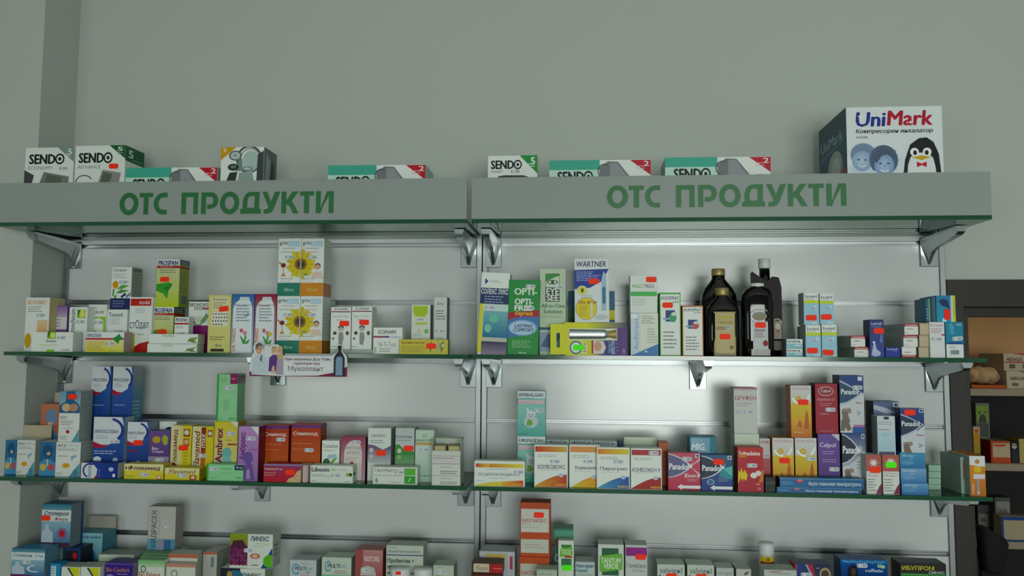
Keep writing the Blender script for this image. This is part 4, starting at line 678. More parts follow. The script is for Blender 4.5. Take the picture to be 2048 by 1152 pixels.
carton('B', 223, 264, 733, .095, .045, 'tall blue syrup carton with white swirl, touching its twin, grey-blue side showing', '#2f4f98', muc(.9) + [L(.1, .50, .8, .54, 1, '#8fa0cc'), C(.28, .72, .12, .05, '#dfe6f0'), C(.60, .82, .12, .045, '#8fa8d0'), C(.60, .90, .17, .05, '#a8bcdc')], side='#7f9aa6', rart=[GV(0, 0, 1, .4, '#9aa4a0', '#4f86a4'), GV(0, .4, 1, 1, '#4f86a4', '#3f789c'), L(.1, .45, .9, .75, 6, '#8fb0c0'), R(.2, .86, .7, .96, '#a8c0c8')], vp=150)
carton('B', 186, 249, 834, .052, .040, 'large blue and white cough carton with dark blue ring', '#3c64a8', muc(1.25) + [L(.05, .57, .8, .65, 2, '#b4c4e0'), C(.16, .73, .13, .05, '#dfe6f0')] + bp + [W(.72, .42)], side='#9aa8ac', vp=123)
carton('B', 162, 236, 926, .008, .036, 'flat blue cough carton lying on its side with white swirl', '#24388a', [GH(0, 0, 1, 1, '#30509c', '#24388a'), P('#d6dce2', (0, 1), (0, 0), (.30, 0), (.44, .4), (.42, .85), (.36, 1)), ARC(.24, .5, .2, .5, .22, '#2c3a84', 60, 250, 14), P('#b02840', (.36, 1), (.40, .84), (.46, .84), (.44, 1)), T('МУКОСОЛВАН', .20, .12, .28, .95, '#2a3870', .02, 0, 1), L(.48, .4, .53, .9, 4, '#8fa0cc'), C(.82, .4, .07, .14, '#b4c4e0'), C(.9, .8, .04, .12, '#dfe6f0')], side='#b0b8ac')
carton('B', 254, 297, 844, .054, .04, 'small blue and white cough carton with red price sticker', '#3c5ca4', muc(1.3) + [R(.08, .66, .5, .70, '#8c2c48'), S(.52, .49), C(.55, .97, .12, .06, '#b4c4e0')], side='#7a88a0', vp=85)
carton('B', 317, 352, 843, .098, .04, 'carton with dark blue arc peeping over the purple vitamin carton', WH, [ARC(.6, .4, .5, .3, .2, '#2c3a84', 20, 150)], side='#b4bcb8')
carton('B', 297, 339, 862, .050, .04, 'muted purple vitamin carton with lemon and pepper print', '#5f4684', [GV(0, 0, 1, .58, '#6a5090', '#5a407c'), C(.36, .20, .20, .08, '#b9a03c'), P('#9cae3c', (.62, .14), (.75, .08), (.92, .14), (.9, .3), (.74, .32), (.66, .24)), T('Bios-', .16, .36, .50, .43, '#d6cfe2', .04), T('Complex', .16, .44, .74, .51, '#d6cfe2', .04), R(0, .58, 1, 1, '#8f86a4'), P('#c9b84a', (.14, 1), (.1, .72), (.3, .66), (.55, .75), (.5, 1)), W(.55, .66)], side='#43305f', vp=88)
def flav(max_=False):
    a = [GH(0, 0, .6, 1, '#d9d6a8', '#cfcb8c'), R(.55, 0, 1, 1, '#d2c43c'), T('Флавамед' if not max_ else 'Flavamed', .08, .10, .36 if not max_ else .36, .98, '#7a2c22', .035, .2, 1), R(.62, .08, .92, .26, '#9a4a34'), C(.76, .16, .12, .06, '#d6cfc4'), R(.62, .30, .90, .48, '#a8603c'), C(.76, .38, .12, .06, '#d0a884'), L(.64, .6, .9, .9, 4, '#a8983c')]
    if max_: a = a[:3] + [R(.42, .02, .64, .96, '#8c2a20'), GV(.42, .55, .64, .96, '#9a3a28', '#c97c3c'), T('max', .44, .16, .62, .50, '#e0d4c8', .02, .2, 1), R(.72, .08, .94, .24, '#8c4a30'), C(.83, .16, .09, .05, '#d6cfc4')]
    return a
carton('B', 341, 383, 851, .055, .04, 'cream and yellow cough carton with upright brown lettering and red sticker', '#d2c85c', flav() + [S(.62, .52)], side='#a89a2c', vp=86)
carton('B', 384, 427, 853, .055, .04, 'cream and yellow cough carton with upright lettering and dark red bar', '#d2c85c', flav(True) + [W(.5, .68)], side='#a89a2c', vp=86)
am = carton('B', 428, 475, 843, .050, .05, 'yellow carton with upright purple lettering and teal bust', '#d0c23c', [GV(0, 0, 1, 1, '#d2c440', '#d4d08c'), T('Ambrex', .06, .15, .36, .94, '#7a2060', .07, 0, 1), P('#d8dcd8', (.66, 0), (1, 0), (1, .14)), C(.56, .72, .20, .13, '#6fb4b0'), P('#7fc0b8', (.34, 1), (.36, .84), (.5, .78), (.72, .80), (.80, 1)), R(.58, .50, .98, .54, '#a84a48'), L(.5, .4, .9, .46, 1, '#a8983c'), W(.72, .27)], side='#a8862c', vp=88)
carton('B', 433, 475, 748, .052, .045, 'pale green carton with plum square standing on the yellow carton', '#93cf9c', [R(0, 0, .10, 1, '#3f9f4c'), L(.2, .08, .55, .18, 2, '#5f9a6c'), R(.64, 0, 1, .21, '#8d1f5c'), L(.7, .08, .95, .13, 1, '#d8a8c4'), P('#84c492', (.35, .74), (.35, .56), (.60, .54), (.62, .72), (.5, .78)), ARC(.5, .66, .34, .2, .04, '#b0dcb4', 0, 360), L(.1, .94, .4, .98, 1, '#5f9a6c'), R(.62, .92, .95, .97, '#6fb47c'), W(.58, .29)], on=am, side='#6fa87a', rart=[R(.0, .03, .6, .2, '#2c4a38'), R(.6, .03, 1, .2, '#7a2050')])
carton('B', 476, 517, 853, .012, .045, 'lilac carton with upright purple lettering and purple bust', '#b48cc4', [GV(0, 0, 1, 1, '#b88ec6', '#8c6ca8'), T('Амбрекс', .08, .10, .42, .62, '#6a2c78', .06, 0, 1), P('#d8dcd8', (.60, 0), (1, 0), (1, .17)), C(.52, .58, .22, .12, '#6a5498'), P('#6a5498', (.3, .98), (.34, .74), (.5, .66), (.72, .70), (.85, .98)), P('#a890b8', (.44, .96), (.46, .80), (.6, .78), (.64, .96)), L(.55, .4, 1, .45, 1, '#8c5c9c'), W(.62, .22)], side='#6a1c30')
def sine(): return [GV(0, 0, 1, 1, '#a83a2c', '#c0602c'), R(0, .02, 1, .085, '#5c3a80'), T('Синекод', .06, .17, .90, .265, '#e0d4cc', .05), L(.05, .42, .85, .46, 1, '#d8945c'), L(.05, .55, .9, .58, 1, '#d8945c'), GV(.04, .80, .46, 1, '#c0682c', '#e0b05c')]
carton('B', 525, 577, 850, .055, .045, 'orange-red cough carton with purple top band, beside the lilac carton', '#b04a2c', sine() + [W(.70, .33)], side='#7a2018', vp=88)
carton('B', 582, 641, 848, .055, .045, 'orange-red cough carton with purple top band, beside the white flower carton', '#b04a2c', sine() + [W(.62, .58)], side='#8a2a1c', vp=90, rart=[R(0, .02, 1, .085, '#3c2c58'), L(.1, .2, .8, .28, 1, '#b8705c')])
carton('B', 248, 327, 928, .008, .034, 'flat yellow cough carton with brown lettering beside the flat blue carton', '#d8cc4c', [R(0, 0, 1, .45, '#dcd8a4'), T('Флавамед', .10, .12, .92, .44, '#6a3224', .05, .2), C(.05, .28, .02, .1, '#4a2c20'), R(.84, .74, .96, 1, '#b8764c'), C(.9, .86, .05, .08, '#e0d8cc'), L(.05, .75, .3, .9, 1, '#a8963c'), W(.52, .70)], side='#b0a440')
carton('B', 329, 399, 936, .008, .034, 'flat yellow cough carton with thin lettering and white tablet print', '#d4c844', [R(0, 0, 1, .5, '#d8d49c'), T('Flavamed', .12, .12, .90, .48, '#8a4a3c', .02, .25), R(.72, .60, .92, .98, '#a85c3c'), C(.82, .78, .06, .1, '#e0d8cc'), W(.52, .62)], side='#a89c30', rart=[L(.1, .2, .9, .8, 3, '#8c8028')])
carton('B', 413, 487, 929, .008, .034, 'flat pale green carton with dark corner square', '#8fd09c', [R(0, 0, .05, 1, '#3f9f4c'), R(.76, .02, 1, .34, '#17304a'), T('20 mg', .80, .12, .97, .26, '#d0d8e0', .05), T('Амбрекс', .42, .2, .70, .34, '#5fa070', 0), L(.42, .5, .8, .58, 1, '#6fa87c'), L(.08, .78, .3, .86, 1, '#5f9a6c'), R(.80, .76, .96, .84, '#5f9a6c'), W(.18, .28)], side='#4a5a50')
carton('B', 527, 602, 928, .008, .034, 'flat red carton with dotted cream corner and red sticker', '#a83440', [GV(0, 0, 1, 1, '#8f3a60', '#b83038'), R(0, 0, 1, .1, '#8c7cac'), T('Синекод 50 mg', .02, .22, .50, .36, '#e0ccd0', .04), L(.02, .44, .4, .7, 2, '#c88a90'), P('#d0b08c', (.62, 1), (.68, .80), (.82, .70), (.9, .4), (1, .3), (1, 1)), C(.86, .80, .02, .03, '#8a7a2c'), C(.92, .64, .02, .03, '#8a7a2c'), C(.94, .88, .02, .03, '#7c9a3c'), S(.72, .46)], side='#c0b8b8')
carton('B', 605, 616, 930, .010, .034, 'narrow pale pink carton end beside the dotted red carton', '#c9b4b0', [R(.6, 0, .75, 1, '#a8a0a0'), R(0, 0, 1, .1, '#a89ab0')])
carton('B', 643, 679, 881, .050, .04, 'small white carton with green fruit and blade leaves', WH, [T('Толибил', .06, .13, .92, .26, '#4a4e50', .01), L(.1, .32, .9, .38, 1), P('#a8c4d0', (.3, .62), (.36, .5), (.84, .46), (.8, .62)), C(.28, .76, .2, .14, '#2f6a42'), P('#6fae4c', (.4, .88), (.6, .66), (.95, .56), (.7, .74)), P('#5f9a44', (.4, .84), (.6, .78), (.9, .84), (.6, .9))], side='#c4ccc6', vp=58)
carton('B', 681, 731, 874, .048, .045, 'dusty pink carton with cream arch panel', '#a4566a', [GV(0, 0, 1, 1, '#98405c', '#b89aa4'), P('#d2cec8', (.14, .99), (.14, .36), (.2, .20), (.38, .10), (.64, .08), (.80, .18), (.86, .34), (.86, .99)), T('Билков', .2, .20, .82, .28, '#8a8088', 0), T('АНГИСТОП', .24, .33, .76, .40, '#8a8088', 0), L(.2, .46, .8, .56, 2, '#b0a8a8'), C(.46, .60, .07, .035, '#a83a4c'), W(.62, .12)], side='#43304a')
carton('B', 735, 782, 856, .048, .05, 'white and mauve carton with two round capsules pictured and red sticker', '#d5dcd8', [L(.4, .05, .6, .07, 1, '#a8c8a8'), T('ЦИМЕКС', .15, .12, .80, .18, '#3a3e44', .01), L(.1, .22, .95, .30, 2), P('#6f5f7c', (0, .31), (.3, .33), (.66, .41), (1, .33), (1, .44), (0, .44)), GV(0, .40, 1, .66, '#75667e', '#aeb9bc'), C(.16, .42, .09, .045, '#cfc4c8'), C(.16, .54, .09, .045, '#d0b8bc'), S(.58, .47)], side='#7c8e8c')
carton('B', 790, 829, 856, .050, .045, 'grey and green carton with round capsules and red sticker', '#b9c2c2', [L(.35, .05, .6, .07, 1), T('Ксилоген', .05, .13, .85, .19, '#3a4a50', .01), L(.05, .21, .9, .26, 1), P('#3f8a45', (0, 1), (0, .32), (.2, .31), (.5, .42), (1, .44), (1, 1)), GV(0, .50, 1, 1, '#4a8f4c', '#a8b4b0'), C(.22, .43, .11, .045, '#c8d4a8'), C(.22, .55, .1, .04, '#8fb47c'), S(.70, .38)], side='#5f7c6c')
carton('B', 830, 868, 860, .046, .045, 'pale mint carton with thin ochre band', '#bed2c4', [C(.5, .11, .16, .04, '#9fc0a8'), T('БРОНХОСТОП', .05, .18, .92, .22, '#3a3f40', .03), R(.05, .24, .92, .29, '#c0a062'), GV(0, .3, 1, 1, '#c4d4cc', '#a9c4b4'), L(.1, .86, .9, .9, 1, '#5c6c64'), W(.5, .38)], side='#9fb8a8')
carton('B', 620, 706, 931, .008, .034, 'flat white carton with serif-like dark lettering and green capsule', '#d5ded6', [T('Libexin', .03, .12, .45, .36, '#2a3036', .05), R(.50, .18, .62, .30, '#a8cc9c'), L(.68, .2, .92, .3, 1, '#b8a0b0'), L(.03, .5, .55, .66, 2), R(.84, .42, .96, .60, '#8fae3c'), R(.92, .42, .98, .60, '#24382c'), L(.03, .85, .2, .92, 1, '#5c6468'), L(.78, .88, .96, .95, 1, '#5c6468'), W(.60, .56)], side='#bccabe', rart=[C(.4, .5, .3, .1, '#4a6048')])
carton('B', 745, 835, 934, .006, .034, 'flat white capsule carton with green squares', '#d3d9d2', [T('ГелоМиртол', .05, .12, .58, .32, '#4a5456', .01), R(.71, .07, .96, .46, '#5fae48'), R(.71, .50, .96, .95, '#3f9a40'), T('?', .80, .62, .86, .84, '#d0e4cc', .02, .2), L(.05, .46, .68, .54, 1), P('#7d9a6c', (.07, .92), (.06, .7), (.10, .62), (.12, .9)), L(.42, .84, .68, .92, 1, '#8a928c'), W(.60, .30)], side='#c2ccc2')
s1 = carton('B', 863, 921, 952, .006, .06, 'small white carton, bottom of the stack of four', '#cdd2cc', [L(.3, .2, .7, .35, 1), L(.3, .55, .95, .9, 2, '#6c7472')], side='#a9bcb0', rart=[R(.3, 0, .6, 1, '#98aca0')])
s2 = carton('B', 863, 921, 928, .006, .06, 'small white carton, second from the bottom of the stack of four', '#cdd2cc', [L(.3, .2, .7, .35, 1), L(.3, .55, .95, .9, 2, '#6c7472')], on=s1, side='#a9bcb0', rart=[R(.3, 0, .6, 1, '#98aca0')])
s3 = carton('B', 863, 921, 912, .007, .05, 'small white carton, third from the bottom of the stack of four', '#cdc9c8', [L(.05, .2, .9, .4, 1, '#6c7472')], on=s2, side='#a9bcb0')
def opentray(x0, x1, yt, on):
    yf = SH['B'][0] + .007; zb = on.zt + .0004; zt = hit((x0 + x1) / 2, yt, yf).z; xl, xr = on.xl + .001, on.xr; w_ = xr - xl; h_ = zt - zb; d = .05
    root = empty('open_carton', ((xl + xr) / 2, yf, zb)); c = '#c4cec2'
    m = MB(); m.box(-w_ / 2, 0, 0, w_ / 2, d, .0012, cols=[c] * 6); m.box(-w_ / 2, 0, .0012, w_ / 2, .0008, h_ * .30, cols=[c] * 6); m.box(-w_ / 2, d - .0008, .0012, w_ / 2, d, h_, cols=[c] * 6)
    for s in (-1, 1): m.box(min(s * w_ / 2, s * (w_ / 2 - .0008)), .0008, .0012, max(s * w_ / 2, s * (w_ / 2 - .0008)), d - .0008, h_, cols=['#b4c0b2'] * 6)
    m.build('tray', MAT['carton'], root)
    boxobj('top_flap', (-w_ / 2, .012, h_ - .0008, w_ / 2, d, h_), MAT['carton'], root, cols=[c] * 6)
    for s in (-1, 1): boxobj('blister_sleeve', (s * w_ * .25 - w_ * .2, .006, .0014, s * w_ * .25 + w_ * .2, .045, h_ * .58), MAT['carton'], root, cols=['#b8ac84'] * 6, bevel=.002)
    tag(root, 'torn-open white carton with two packs inside, top of the stack', 'box')
opentray(864, 921, 878, s3)

# ================================================================== second shelf, doorway side
def boi(name, c1, c2, f1, f2c, tx=(.08, .86), short=False, brand='BOIRON'):
    hill = [(.03, .99)]; n = 14
    for i in range(n + 1): t = i / n; hill.append((.03 + .94 * t, .97 - .27 * math.sin(t * math.pi / 2)))
    hill.append((.97, .99))
    a = [GH(.03, .035, .97, .165, c1, c2), L(.1, .22, .92, .30, 2, '#9aa4a2'), T(name, tx[0], .47, tx[1], .57, '#2c3060', .015), L(.14, .585, .85, .61, 1, '#a8b0b0')]
    hp = ('p', hill, [f1 if u < .3 else f2c for u, v in hill]); a.append(hp)
    return a + [C(.80, .715, .08, .045, '#b4c0d4'), T(brand, .64, .915, .94, .965, '#d8c43c', .04)]
carton('B', 948, 1050, 922, .006, .03, 'wide white remedy carton with red-to-yellow stripe at the panel seam', '#dde4de', [GH(.03, .11, .97, .26, '#c4483c', '#d8cf4c'), GH(.03, .11, .3, .26, '#c4483c', '#d2b84a'), L(.25, .30, .72, .36, 1, '#8fa0a8'), T('ОСЦИЛОКОКЦИНУМ', .08, .47, .90, .60, '#2c3a60', .0), L(.28, .66, .72, .7, 1), P('#d2c84c', (.03, .985), (.03, .94), (.3, .84), (.55, .80), (.55, .985)), ('p', [(.55, .985), (.97, .985), (.97, .74), (.55, .80)], ['#d8a84a', '#c4503c', '#c4503c', '#d8b84a']), T('BOIRON', .74, .88, .95, .95, '#d8c44c', .04), L(.05, .76, .2, .81, 1, '#7f9cc4'), W(.88, .42)], side='#a8c4b4')
ef = lambda nm: [R(0, 0, 1, .16, '#cfdcdc'), T(nm, .04, .05, .92, .125, '#1d3a60', .05, .12), L(.05, .15, .65, .19, 1, '#5c8080'), R(.02, .20, .96, .29, '#d0bcc4'), L(.05, .24, .7, .28, 1, '#c08a98')]
bun = [GV(0, .32, 1, 1, '#8cc4bc', '#4fa69a'), C(.48, .53, .16, .10, '#cdd6da'), P('#cdd6da', (.30, .40), (.36, .36), (.46, .48), (.38, .52)), P('#cdd6da', (.56, .48), (.64, .42), (.66, .52), (.58, .54)), C(.48, .68, .26, .13, '#bcc8cc'), P('#6fa84c', (.32, .76), (.36, .62), (.50, .64), (.56, .72), (.46, .78)), C(.42, .52, .025, .014, '#5c4a50'), C(.54, .52, .025, .014, '#5c4a50'), C(.48, .56, .03, .014, '#c07a84'), L(.05, .93, .5, .97, 1, '#2c6a60')]
ee = carton('B', 1035, 1091, 873, .075, .04, 'teal and white baby fever carton, lower of a stack', '#7fc0b4', ef('ЕФЕРАЛГАН') + bun, side='#5f9a8e', vp=100)
carton('B', 1035, 1091, 782, .076, .04, 'teal and white baby fever carton with rabbit print, upper of stack', '#7fc0b4', ef('EFFERALGAN') + bun + [W(.76, .43)], on=ee, side='#5f9a8e')
for i, (x0, x1, yt) in enumerate(((1092, 1138, 880), (1139, 1186, 881), (1187, 1234, 883))):
    carton('B', x0, x1, yt, .078, .035, ('white-topped fever carton next to the teal baby carton', 'white-topped fever carton, middle of three behind the homeopathic cartons', 'white-topped fever carton next to the navy-topped carton')[i], '#c4d2cc', [R(0, .10, 1, 1, '#bccac4'), T('ЕФЕРАЛГАН', .06, .012, .93, .085, '#1d3a60', .05, .12), L(.1, .2, .9, .4, 4)], side='#7c9a90', vp=100)
carton('B', 1236, 1247, 882, .080, .03, 'narrow navy-topped carton between the fever cartons and the opened carton', '#24345c', [P('#d0d8d8', (0, .3), (1, .12), (1, .2), (0, .4))])
ob = carton('B', 1249, 1316, 893, .076, .04, 'opened white carton with pale flaps behind the homeopathic cartons', '#c9d4c8', [L(.1, .2, .9, .6, 4)], openflap=('#cbd8c6', .017, 5))
carton('B', 1317, 1337, 885, .062, .045, 'narrow brown-orange carton beside the dark red-striped carton', '#a8583a', [R(.1, 0, .2, 1, '#b87050'), L(.3, .2, .9, .7, 5, '#8c4430')], side='#8c4430')
carton('B', 1068, 1136, 890, .014, .028, 'white homeopathic carton with red hill and red-to-yellow band', '#e0e6e0', boi('ХОМЕОВОКС', '#c03c34', '#c9a84c', '#d2a040', '#b83028', (.09, .93)) + [W(.62, .39)], side='#c4d0c8')
carton('B', 1138, 1200, 890, .020, .022, 'white homeopathic carton with yellow-orange hill, partly covered', '#e0e6e0', boi('Коризалия', '#d89058', '#cf9a5c', '#d2c440', '#d8943c', (.20, .94)) + [W(.62, .37)], side='#c4d0c8', ybot=979)
carton('B', 1193, 1260, 895, .006, .012, 'white homeopathic carton with deep blue hill', '#e0e6e0', boi('Парагрип', '#d4803c', '#d4c84c', '#4f9ab8', '#2a4a9c', (.10, .92)) + [W(.66, .34)], side='#c4d0c8')
carton('B', 1261, 1324, 897, .005, .028, 'white homeopathic carton with dark red hill and plain red band', '#e0e6e0', boi('ХОМЕОЖЕН 9', '#a83a40', '#a83a40', '#a82a28', '#9c2424', (.03, .94)) + [W(.74, .105)], side='#c4d0c8')
def pan(bg1, bg2, dark, word=True, u1=.60, v=.36, extra=()):
    lens = [(0, .06)]
    for i in range(13): t = i / 12; lens.append((.02 + .66 * math.sin(t * math.pi / 2) * (1 - .0 * t), .06 + .30 * t ** 1.6 if t < 1 else .36))
    lens = [(0, .04), (.18, .08), (.38, .16), (.56, .26), (.70, .36), (.56, .46), (.38, .56), (.18, .63), (0, .66)]
    rim = [(u + .035 if u else 0, v_ + (.02 if v_ > .36 else -.02)) for u, v_ in lens]
    return [GV(0, 0, 1, 1, bg1, bg2), P('#c8d0dc', *rim), P(dark, *lens), C(.70, .36, .05, .05, '#e6ecf0'), P('#dfe6ea', (.68, .37), (.80, .22), (.72, .36)), T('Panadol', .03, .29, u1 + .04, .45, '#e8ecf0', .06), R(.85, .02, .98, .12, '#d8dce4'), C(.915, .07, .04, .035, '#24345c')] + list(extra)
arrow = [P('#e4e6e8', (.28, .92), (.42, .84), (.42, .88), (1, .88), (1, .96), (.42, .96), (.42, 1.0))]
carton('B', 1336, 1401, 906, .014, .03, 'pink-red tablet carton with slate lens shape and white arrow', '#b85468', pan('#c0586c', '#b83c54', '#5f6288', extra=[P('#e0b4bc', (.70, .36), (1, .12), (1, .2)), P('#e0b4bc', (.70, .38), (1, .56), (1, .64)), T('Extra', .50, .56, .98, .66, '#e8dce0', .04, .2), L(.6, .70, .98, .78, 2, '#e0b0b8')] + arrow + [W(.58, .16)]), side='#8c3044')
carton('B', 1402, 1465, 910, .012, .03, 'blue and teal tablet carton with white arrow and red sticker', '#24508c', pan('#2a5a7c', '#2a3a88', '#1d2f44', extra=[P('#5fb8b8', (.70, .38), (1, .30), (1, .60)), P('#2f8f98', (.55, .60), (.70, .38), (1, .60), (1, .68)), C(.30, .76, .12, .08, '#9fb8c4'), C(.30, .76, .09, .06, '#2f6a88'), L(.55, .64, .95, .76, 3, '#7fa4c0')] + arrow + [S(.56, .19)]), side='#1d2f6a')
carton('B', 1379, 1434, 873, .050, .045, 'teal carton with frosty block lettering behind the blue tablet carton', '#2f7486', [GH(.05, .08, .75, .9, '#8cb4c8', '#6fa0b8'), T('MIG.', .06, .38, .60, .72, '#d8e2e4', .08, .2), L(.62, .8, .95, .9, 1, '#8fc0c8')], side='#245868', vp=38)
so = carton('B', 1475, 1527, 895, .006, .045, 'red tablet carton with yellow zigzag and white tablets', '#b02c34', [GV(0, 0, 1, 1, '#b82c34', '#a82838'), T('Solpadeine', .04, .08, .88, .21, '#e8dcd8', .06), R(.05, .16, .35, .23, '#c8762c'), P('#d8c43c', (0, .82), (.02, .52), (.10, .56), (.13, .46), (.20, .58), (.26, .50), (.38, .62), (.32, .76), (.22, .70), (.18, .78), (.12, .68)), C(.62, .63, .13, .065, '#e0dcd8'), C(.80, .58, .12, .06, '#d8d4d0'), P('#c87c3c', (.8, .8), (.95, .5), (1, .5), (1, .76)), L(.7, .8, .9, .86, 1, '#e0b0a8'), T('12', .78, .90, .88, .95, '#e0c0b8', .04), W(.56, .405)], side='#8c1420')
br = carton('B', 1469, 1519, 868, .058, .05, 'white carton under the tall grey-pink carton, flap folded forward', '#bfd0c0', [GV(0, 0, 1, .3, '#c8d8c8', '#b4c8b4'), R(0, .3, 1, .32, '#90a494'), L(.1, .4, .9, .8, 5)], side='#9fb09f')
carton('B', 1467, 1515, 775, .060, .045, 'tall grey-white carton with dark pink serif lettering', '#c4c8c4', [GV(0, 0, 1, .06, '#8c4058', '#c4b4b8'), T('БРУФЕН', .06, .18, .95, .28, '#a8485c', .02), L(.1, .32, .8, .42, 2, '#b09aa4'), L(.08, .48, .3, .58, 2, '#9aa4b8'), W(.62, .53)], on=br, side='#8a928c')
nur = [GV(0, 0, 1, .34, '#cfd3d6', '#c9c6bc'), T('NUROFEN', .08, .035, .92, .085, '#c08a8c', .02), GV(0, .34, 1, .70, '#d2bc44', '#d0a23a'), GV(0, .70, 1, 1, '#d0a23a', '#bc602c'), C(.38, .26, .14, .06, '#c9a44c'), C(.38, .26, .08, .035, '#d8b85c'), ARC(.5, .20, .46, .17, .2, '#f4f6f4', 195, 270, 12), P('#eef0ee', (.66, .34), (.88, .18), (.96, .18), (.84, .32)), P('#b8602c', (.30, .78), (.40, .66), (.5, .70), (.54, .82)), P('#b8602c', (.62, .84), (.70, .58), (.78, .46), (.84, .58), (.88, .84)), L(.1, .88, .6, .92, 1, '#e0c08c')]  # white arc and streak: glow of the reflective foil painted in
n2 = carton('B', 1545, 1588, 876, .048, .045, 'orange-gold fever syrup carton with white arc and red sticker, lower row', '#c08a3c', nur + [S(.56, .44)], side='#a86030', vp=103)
n3 = carton('B', 1590, 1634, 876, .048, .045, 'orange-gold fever syrup carton with white arc and white price label', '#c08a3c', nur + [W(.72, .40)], side='#a86030', vp=103)
carton('B', 1519, 1541, 877, .060, .04, 'grey and red carton half hidden behind the red zigzag carton', '#c8c4c4', [T('НУРОФЕН', .1, .04, 1, .11, '#a84a58', .03), GV(0, .4, 1, 1, '#b8686c', '#a83a40'), W(.5, .35)], side='#a8a4a4', vp=103)
carton('B', 1581, 1623, 771, .050, .045, 'orange-gold fever syrup carton raised above its row', '#c08a3c', nur + [S(.6, .32)], on=n3, side='#a86030')
cp = carton('B', 1636, 1680, 868, .046, .045, 'violet children fever carton under the wine red carton', '#6a4c94', [GV(0, 0, 1, 1, '#6c509a', '#523a80'), P('#c8c4d0', (.62, 0), (1, 0), (1, .16)), T('Calpol', .08, .20, .82, .33, '#d8d2e4', .03), L(.2, .38, .9, .48, 2, '#a894c4'), L(.2, .56, .85, .66, 2, '#a894c4'), W(.72, .80)], side='#2c2450', vp=88)
carton('B', 1630, 1676, 767, .048, .045, 'wine red children fever carton with pale oval emblem', '#9c2c3c', [C(.48, .155, .34, .095, '#d0b8bc'), C(.48, .155, .31, .08, '#8f2438'), T('Calpol', .26, .115, .70, .195, '#d8ccd0', .03, .1), T('Калпол 6+', .1, .29, .88, .345, '#d8a8ac', .02), L(.2, .38, .85, .46, 2, '#c47c84'), L(.2, .58, .8, .64, 1, '#c47c84'), L(.2, .93, .8, .97, 1, '#c47c84'), W(.66, .52)], on=cp, side='#5c0f1c')
eleph = lambda u, v: [C(u, v, .14, .06, '#8a7c70'), C(u + .16, v - .02, .11, .05, '#94867a'), P('#75685e', (u - .1, v + .18), (u - .12, v), (u + .1, v), (u + .22, v + .18)), C(u + .04, v + .0, .02, .01, '#2a2420')]
pl = carton('B', 1684, 1731, 866, .044, .05, 'navy and white children tablet carton with toy animal, lower of a stack', '#c8ccd0', pan('#24427c', '#c4c8cc', '#17263a', u1=.80, v=.36, extra=[]) + [P('#c8ccd0', (0, .74), (.3, .70), (.6, .58), (.9, .40), (1, .40), (1, 1), (0, 1))] + eleph(.22, .84) + [L(.6, .6, .95, .8, 3)], side='#141c30', vp=92)
carton('B', 1679, 1728, 751, .046, .05, 'navy and white children tablet carton with toy animal, upper of a stack', '#c8ccd0', [GV(0, 0, 1, .5, '#2a4486', '#24386c'), P('#c8ccd0', (0, .52), (.3, .48), (.6, .42), (.9, .32), (1, .30), (1, 1), (0, 1)), P('#b0bcd0', (0, .53), (0, .08), (.3, .14), (.6, .22), (.95, .30), (.6, .42), (.3, .50)), P('#2a4a68', (0, .49), (0, .11), (.3, .17), (.6, .24), (.88, .30), (.6, .39), (.3, .46)), T('Panadol', .06, .24, .78, .33, '#e6eaee', .05), R(.76, .02, .94, .09, '#d8dce4'), T('Baby', .66, .46, .92, .50, '#a84858', .03), T('2+', .70, .62, .86, .69, '#4a5a78', .02), R(.55, .86, 1, .90, '#a8709c'), R(.5, .90, 1, 1, '#3a5ca0'), W(.74, .21)] + eleph(.20, .64) + [P('#6f6258', (.02, .97), (.04, .78), (.3, .76), (.46, .94), (.3, .97), (.2, .9), (.16, .97))], on=pl, side='#1d2438')
carton('B', 1748, 1800, 803, .072, .05, 'slate blue tablet carton behind the small silver-white carton', '#5f6f98', [GV(0, 0, 1, .4, '#56648c', '#7c8cb0'), P('#b8bcd0', (0, .06), (.5, .12), (.9, .2), (.5, .22), (0, .14)), P('#5f9aa4', (.6, .3), (1, .14), (1, .5), (.8, .46)), R(.78, .02, .98, .10, '#d8dce4'), C(.88, .06, .07, .03, '#24345c'), R(.7, .45, 1, 1, '#bcc4c8'), L(.75, .55, 1, .6, 1, '#a84858')], side='#1a1f34', vp=110)
rr1 = carton('B', 1732, 1763, 910, .012, .045, 'red-topped white carton with starburst and orange-red sticker', '#d6dad4', [R(0, 0, 1, .42, '#b06058'), P('#e0dcd8', *[(.5 + (.36 if i % 2 == 0 else .14) * math.cos(i * math.pi / 9), .20 - (.13 if i % 2 == 0 else .05) * math.sin(i * math.pi / 9)) for i in range(18)]), T('100 mg/ml', .08, .51, .84, .56, '#b88088', .02), L(.08, .45, .9, .49, 1), L(.08, .6, .7, .95, 5, '#8a928e'), P('#7a2a58', (.62, .99), (.82, .82), (1, .72), (1, .99)), S(.6, .38)], side='#a8b0ac')
rr2 = carton('B', 1765, 1799, 910, .012, .045, 'red-topped white carton with starburst and green sticker', '#d6dad4', [R(0, 0, 1, .42, '#b06058'), P('#e0dcd8', *[(.5 + (.36 if i % 2 == 0 else .14) * math.cos(i * math.pi / 9), .18 - (.13 if i % 2 == 0 else .05) * math.sin(i * math.pi / 9)) for i in range(18)]), T('100 mg/ml', .08, .51, .84, .56, '#b88088', .02), L(.08, .45, .9, .49, 1), L(.08, .6, .7, .95, 5, '#8a928e'), P('#7a2a48', (.62, .99), (.82, .82), (1, .72), (1, .99)), S(.5, .25, '#5cff2a')], side='#a8b0ac')
